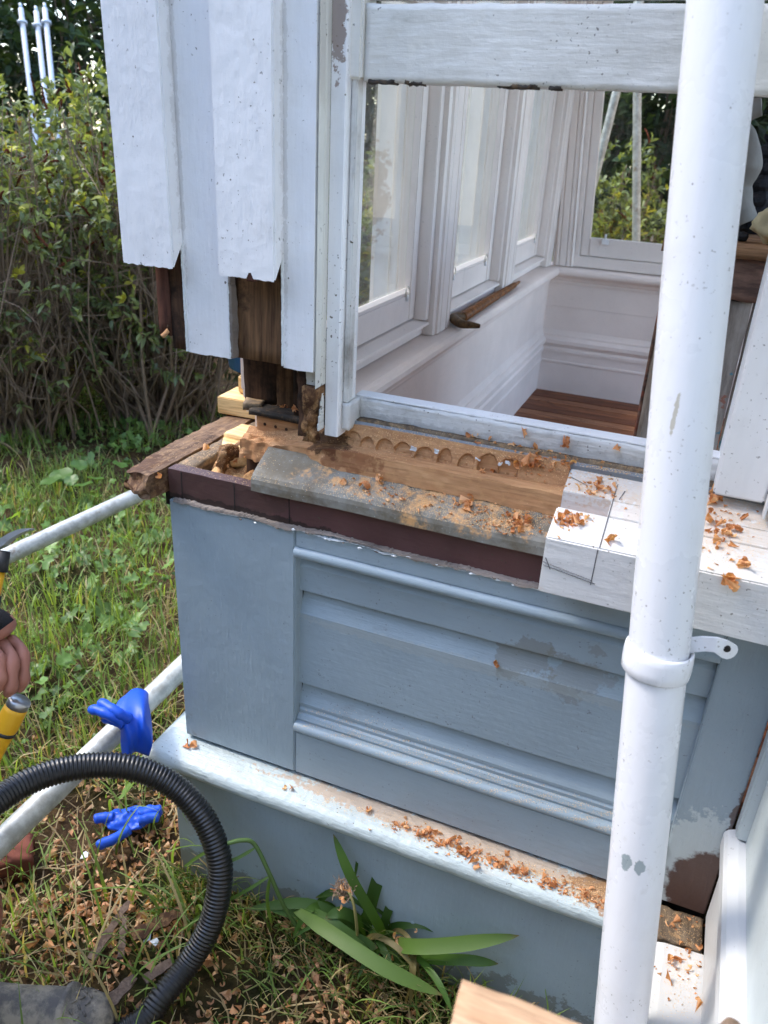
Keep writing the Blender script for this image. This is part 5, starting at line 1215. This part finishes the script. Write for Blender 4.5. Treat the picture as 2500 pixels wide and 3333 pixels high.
hb_ = at(-46, 2080, 1.235); hd = (hb_-ha).normalized()
tube('neck', [ha-hd*.02, ha+hd*.012], [.010, .012], M_grip, HM, seg=14); tube('handle', [ha+hd*.0122, ha+hd*.05], [.0085, .0085], M_yellow, HM, seg=14); tube('grip', [ha+hd*.0502, ha+hd*.13], [.0105, .0125], M_grip, HM, seg=14)
hp_ = pxl([(-70, 1770, 1.24), (-20, 1772, 1.24), (10, 1766, 1.24), (40, 1745, 1.24), (75, 1728, 1.24), (104, 1723, 1.24)]); V = []; F = []
for i, p in enumerate(spline(hp_, 20)):
    u = i/20; hh = .011*(1-u)**.9+.0010; ww = .010
    for a, b in ((-1, -1), (1, -1), (1, 1), (-1, 1)): V.append(p+CU*hh*a*.9+CF*ww*b)
for i in range(20):
    for j in range(4): F.append((i*4+j, i*4+(j+1) % 4, (i+1)*4+(j+1) % 4, (i+1)*4+j))
F += [(0, 1, 2, 3), (83, 82, 81, 80)]; mesh('claw_head', V, F, M_steel, HM, False)

# ================================================================== shavings and sawdust
bpy.context.view_layer.update(); DG = bpy.context.evaluated_depsgraph_get()
def curl_mesh(seed):
    r = random.Random(seed); n = 12; sweepa = r.uniform(2.2, 5.2); h = r.uniform(.9, 1.5); flare = r.uniform(.5, .95); V = []; F = []
    for i in range(n+1):
        t = i/n; a = t*sweepa; k = 1+.25*t
        for j, u in enumerate((0.06, .4, .75, 1.0)):
            rad = flare*u*k*.55; z = h*(1-u)*(.8+.2*math.cos(a)); wv = .03*math.sin(a*7)*u
            V.append((rad*math.cos(a)*(1+wv), rad*math.sin(a)*(1+wv), z+.05*math.sin(i*2.3)*u))
    if seed % 3 == 0:           # ribbon curl instead of a cone
        V = []; tw = r.uniform(3.5, 7.5); wd = r.uniform(.35, .7); ra = r.uniform(.30, .5); pit = r.uniform(.05, .3)
        for i in range(n+1):
            t = i/n; a = t*tw
            for u in (0, .33, .67, 1): V.append((ra*(1-.3*t)*math.cos(a)+.04*u, ra*(1-.3*t)*math.sin(a), wd*(u-.5)*(1-.5*abs(2*t-1)**3)+pit*t*2))
    elif seed % 7 == 1:         # flat flake
        V = []; wd = r.uniform(.5, .9)
        for i in range(n+1):
            t = i/n-.5
            for u in (0, .33, .67, 1): V.append((t*1.0+.07*r.uniform(-1, 1), .7*wd*(u-.5)*(1-1.6*t*t)+.05*r.uniform(-1, 1), .25*t*t*4+.12*math.sin(6*u)))
    for i in range(n):
        for j in range(3): F.append((i*4+j, (i+1)*4+j, (i+1)*4+j+1, i*4+j+1))
    me = bpy.data.meshes.new('wood_shaving'); 
    c = np.array(V).mean(0); V = [(np.array(v)-c).tolist() for v in V]
    me.from_pydata(V, [], F); me.materials.append(M_chip)
    a = me.color_attributes.new('col', 'FLOAT_COLOR', 'POINT'); cc = np.ones((len(V), 4), dtype=np.float32); b = np.array(srgb(*r.choice(((208, 158, 114), (198, 142, 98), (222, 180, 138), (184, 124, 84))))[:3]); cc[:, :3] = b
    a.data.foreach_set('color', cc.ravel()); return me
CURLS = [curl_mesh(i) for i in range(24)]
def curl_np(me):
    V = np.empty(len(me.vertices)*3, dtype=np.float32); me.vertices.foreach_get('co', V); F = np.array([p.vertices[:] for p in me.polygons]); return V.reshape(-1, 3), F
def put_curl(loc, nor, size, label, group):
    o = bpy.data.objects.new('wood_shaving', random.choice(CURLS)); COL.objects.link(o)
    q = Quaternion((random.gauss(0, 1), random.gauss(0, 1), random.gauss(0, 1), random.gauss(0, 1))); q.normalize()
    o.rotation_mode = 'QUATERNION'; o.rotation_quaternion = q; o.scale = (size, size*random.uniform(.7, 1), size); o.location = loc+nor*size*.36
    tag(o, label, 'wood shaving', group); return o
clusters = [
    (1950, 1590, 75, 28, 11, .011, 'sill'), (1850, 1692, 42, 16, 15, .012, 'notch'), (1978, 1765, 16, 9, 2, .016, 'sill'), (2345, 1745, 45, 50, 17, .013, 'post'), (2420, 1838, 22, 14, 4, .015, 'post'), (2368, 1882, 20, 14, 4, .015, 'post'), (2312, 1640, 14, 45, 6, .012, 'post'),
    (1525, 1640, 50, 22, 10, .013, 'flash'), (1690, 1700, 52, 20, 14, .012, 'flash'), (1192, 1585, 10, 5, 1, .016, 'flash'), (1150, 1560, 30, 10, 2, .010, 'flash'), (1240, 1565, 25, 8, 3, .011, 'flash'), (1400, 1645, 40, 16, 3, .010, 'flash'), (1600, 1535, 12, 8, 3, .011, 'bore'), (1570, 1540, 12, 8, 2, .011, 'bore'),
    (1704, 1402, 14, 3, 2, .012, 'rail'), (1846, 1432, 8, 4, 2, .015, 'rail'), (2012, 1452, 10, 4, 2, .013, 'rail'), (1740, 1500, 38, 28, 15, .013, 'back'), (1600, 1440, 90, 14, 5, .010, 'back'), (1860, 1505, 50, 12, 5, .010, 'back'), (1540, 1425, 12, 4, 2, .010, 'back'),
    (942, 2571, 22, 6, 3, .014, 'base'), (1200, 2636, 10, 8, 2, .015, 'base'), (1315, 2688, 28, 8, 6, .012, 'base'), (1390, 2712, 30, 12, 10, .013, 'base'), (1450, 2740, 30, 13, 10, .013, 'base'), (1520, 2772, 35, 14, 11, .013, 'base'), (1600, 2805, 40, 14, 10, .013, 'base'), (1700, 2840, 45, 14, 9, .012, 'base'), (1800, 2876, 45, 14, 8, .012, 'base'), (1900, 2905, 35, 14, 8, .012, 'base'), (610, 2430, 8, 4, 1, .015, 'base'), (640, 2432, 12, 6, 2, .014, 'base'), (1555, 2812, 8, 8, 1, .017, 'base'),
    (2175, 3010, 12, 8, 2, .014, 'house'), (2210, 3005, 8, 10, 1, .017, 'house'), (2190, 3135, 16, 12, 4, .014, 'house'), (2168, 3190, 6, 6, 1, .017, 'house'), (2278, 3085, 10, 10, 2, .013, 'house'), (2282, 3275, 8, 8, 2, .014, 'house'), (2288, 2995, 4, 14, 1, .014, 'house'), (2240, 3120, 25, 40, 5, .009, 'house'),
    (1620, 2160, 8, 5, 2, .014, 'panel'), (650, 1462, 4, 4, 1, .018, 'frame'), (512, 1555, 5, 8, 2, .014, 'frame'), (915, 1322, 14, 6, 3, .012, 'frame'), (965, 1330, 12, 5, 3, .011, 'frame'), (760, 1500, 30, 20, 4, .008, 'frame')]
LAB = dict(sill='curled orange wood shaving on the white sill left of the downpipe', notch='curled orange shaving piled in the notch chopped into the white sill', post='curled orange shaving on the white sill right of the downpipe', flash='curled orange shaving on the grey flashing', bore='curled shaving caught in the bored holes of the old sill', rail='curled shaving on the window frame bottom rail', back='orange shaving heaped on the dusty step below the window rail', base='orange shaving lying along the pale blue base ledge', house='orange shaving on the white ledge of the house wall', panel='orange shaving stuck to the blue weatherboards', frame='shaving on the exposed rotten framing', ground='orange curled shaving scattered on the trampled ground by the hose')
GRP = {k: 'shavings: '+v.split(' on ')[-1].split(' in ')[-1] for k, v in LAB.items()}
nshave = 0
pend = []
for (x, y, sx, sy, n, s, key) in clusters:
    for i in range(n):
        loc, nor, ob = hit(x+random.gauss(0, sx*.6), y+random.gauss(0, sy*.6))
        if loc is None or (ob and ob.name.startswith(('pipe', 'bracket'))) or (loc-CAM).length > 2.6: continue
        pend.append((loc, nor, s*random.uniform(.7, 1.35), key))
for (loc, nor, s, key) in pend: put_curl(loc, nor, s, LAB[key], GRP[key]); nshave += 1
# ground: the largest stay single, the rest is one carpet
gp = []
while len(gp) < 2600:
    x = RNG.uniform(-.62, .95); y = RNG.uniform(-.62, .45)
    if (x > -.02 and y > -.045) : continue
    w_ = max(0, 1-abs(y+.12)/.75)*max(.15, 1-abs(x-.1)/.95)
    if RNG.random() > w_*(.35+1.3*max(0, nz((x, y, 0), 5, 7)+.35)): continue
    gp.append((x, y))
big = max(0, 300-nshave)
DG = bpy.context.evaluated_depsgraph_get()
SV = []; SF = []; SCOL = []; off = 0; curls = [curl_np(c_) for c_ in CURLS]; ccol = [np.array(c_.color_attributes['col'].data[0].color[:3]) for c_ in CURLS]
order = sorted(gp, key=lambda p: (p[0]-.35)**2+(p[1]+.3)**2)
for i, (x, y) in enumerate(order):
    z = gz(x, y)+RNG.uniform(.002, .02); s = RNG.uniform(.008, .021)
    if i < big: put_curl(Vector((x, y, z)), Vector((0, 0, 1)), s, LAB['ground'], 'shavings on the trampled ground'); continue
    k = RNG.integers(len(curls)); V, F = curls[k]; q = Quaternion(tuple(RNG.normal(0, 1, 4))); q.normalize(); R_ = np.array(q.to_matrix())
    SV.append(V@R_.T*s+np.array([x, y, z+s*.35])); SF.append(F+off); off += len(V); SCOL.append(np.tile((ccol[k]*.75+np.array([.14, .11, .08]))*RNG.uniform(.55, 1.15), (len(V), 1)))
o = fast_mesh('shaving_carpet', np.concatenate(SV), np.concatenate(SF), M_chip, origin=(0, 0, 0), label='carpet of curled wood shavings over the ground beside the bay', cat='shavings', kind='stuff'); add_col(o.data, np.concatenate(SCOL), 1)
# small shavings drifted between the bigger ones
def drift(name, regions, label, sz=(.003, .008)):
    SV = []; SF = []; SC_ = []; off = 0
    for (x, y, sx, sy, n) in regions:
        for i in range(n):
            loc, nor, ob = hit(x+RNG.normal(0, sx), y+RNG.normal(0, sy))
            if loc is None or (ob and ob.name.startswith(('pipe', 'bracket'))) or (loc-CAM).length > 2.4 or nor.z < .3: continue
            k = RNG.integers(len(curls)); V, F = curls[k]; s = RNG.uniform(*sz); q = Quaternion(tuple(RNG.normal(0, 1, 4))); q.normalize()
            SV.append(V@np.array(q.to_matrix()).T*s*np.array([1, .7, .6])+np.array(loc+nor*s*.3)); SF.append(F+off); off += len(V); SC_.append(np.tile(ccol[k]*RNG.uniform(.75, 1.15), (len(V), 1)))
    o = fast_mesh(name, np.concatenate(SV), np.concatenate(SF), M_chip, label=label, cat='shavings', kind='stuff'); add_col(o.data, np.concatenate(SC_), 1)
drift('shaving_drift', [(1290+k*55, 2685+k*21, 30, 9, 34) for k in range(13)], 'drift of small broken shavings along the pale base ledge')
drift('shaving_drift', [(1525, 1645, 55, 22, 60), (1690, 1700, 55, 22, 90), (1300, 1610, 110, 20, 40), (1740, 1495, 45, 28, 80), (1850, 1500, 90, 18, 60), (1850, 1692, 40, 15, 60), (1950, 1590, 60, 28, 60)], 'small broken shavings scattered over the flashing and sill')
drift('shaving_drift', [(2340, 1745, 55, 60, 70), (2210, 3100, 45, 110, 50)], 'small broken shavings right of the downpipe')
# sawdust and splinters
def dust(name, regions, label, size=(.0003, .0010)):
    V = []; F = []; C_ = []
    for (x, y, sx, sy, n) in regions:
        for i in range(int(n*2.8)):
            loc, nor, ob = hit(x+RNG.normal(0, sx), y+RNG.normal(0, sy))
            if loc is None or (ob and ob.name.startswith(('pipe', 'bracket'))) or (loc-CAM).length > 2.4 or nor.dot(Vector((0, 0, 1))) < .25: continue
            s = RNG.uniform(*size); a = RNG.uniform(0, 6.283); t = nor.orthogonal().normalized(); t.rotate(Quaternion(nor, a)); b = nor.cross(t); p = loc+nor*RNG.uniform(.0004, .002); k = len(V)
            l = s*RNG.uniform(.6, 1.8); w_ = s*.35; V += [p-t*l, p+b*w_+nor*s*.3, p+t*l+nor*s*RNG.uniform(0, .5), p-b*w_]; F += [(k, k+1, k+2), (k, k+2, k+3)]
            C_ += [np.array(srgb(*((222, 188, 146), (208, 168, 122), (230, 204, 168))[RNG.integers(3)])[:3])]*4
    o = fast_mesh(name, np.array([tuple(v) for v in V]), F, M_chip, label=label, cat='sawdust', kind='stuff'); add_col(o.data, np.array(C_), 1)
dust('sawdust', [(1250, 1590, 130, 22, 700), (1450, 1640, 100, 26, 1100), (1620, 1690, 90, 22, 1000), (1750, 1480, 130, 30, 900), (1350, 1420, 130, 22, 500), (1930, 1590, 60, 30, 500), (1980, 1530, 60, 16, 400), (1200, 1490, 90, 18, 300)], 'pale sawdust spread over the flashing and cut sill')
dust('sawdust', [(2340, 1740, 70, 70, 600)], 'pale sawdust on the white sill right of the downpipe')
dust('sawdust', [(1000+k*75, 2585+k*26, 40, 9, 60+22*k) for k in range(13)]+[(1930, 2915, 40, 18, 500)], 'sawdust strewn along the pale base ledge')
dust('sawdust', [(1040+k*85, 2318+k*30, 45, 6, 90) for k in range(12)]+[(1040+k*85, 2365+k*30, 45, 5, 90) for k in range(12)], 'fine sawdust caught on the panel mouldings')
dust('sawdust', [(2220, 3120, 45, 120, 700)], 'sawdust on the white ledge of the house wall')
dust('sawdust', [(760, 1500, 60, 30, 500), (650, 1520, 60, 40, 300), (880, 1420, 60, 14, 260), (800, 1580, 80, 14, 200)], 'sawdust over the exposed rotten framing')
# dry seed head with shavings in it
shc = at(1120, 2893, 1.58); SD = empty('seed_head', shc-Vector((0, 0, .03)), 'dry round seed head tangled with shavings on the strap-leaved plant', 'seed head')
V = []; F = []
for i in range(90):
    d = Vector(RNG.normal(0, 1, 3)).normalized(); a = shc+Vector(RNG.normal(0, .008, 3)); q_ = shc+d*RNG.uniform(.015, .034); v, f = tube_vf([a, (a+q_)/2+Vector(RNG.normal(0, .006, 3)), q_], .0007, 3, False); k = len(V); V += v; F += [tuple(i_+k for i_ in t) for t in f]
mesh('dry_stems', V, F, M_twig, SD, kind='stuff')
for i in range(11): put_curl(shc+Vector(RNG.normal(0, .014, 3)), Vector((0, 0, 1)), .011, 'orange shaving snagged in the dry seed head', 'shavings snagged in the seed head')
for i in range(14):
    p = at(1310+random.gauss(0, 45), 3100+random.gauss(0, 35), 1.60); put_curl(p, Vector((0, 0, 1)), .014, 'orange shaving caught among the strap leaves', 'shavings among the strap leaves')
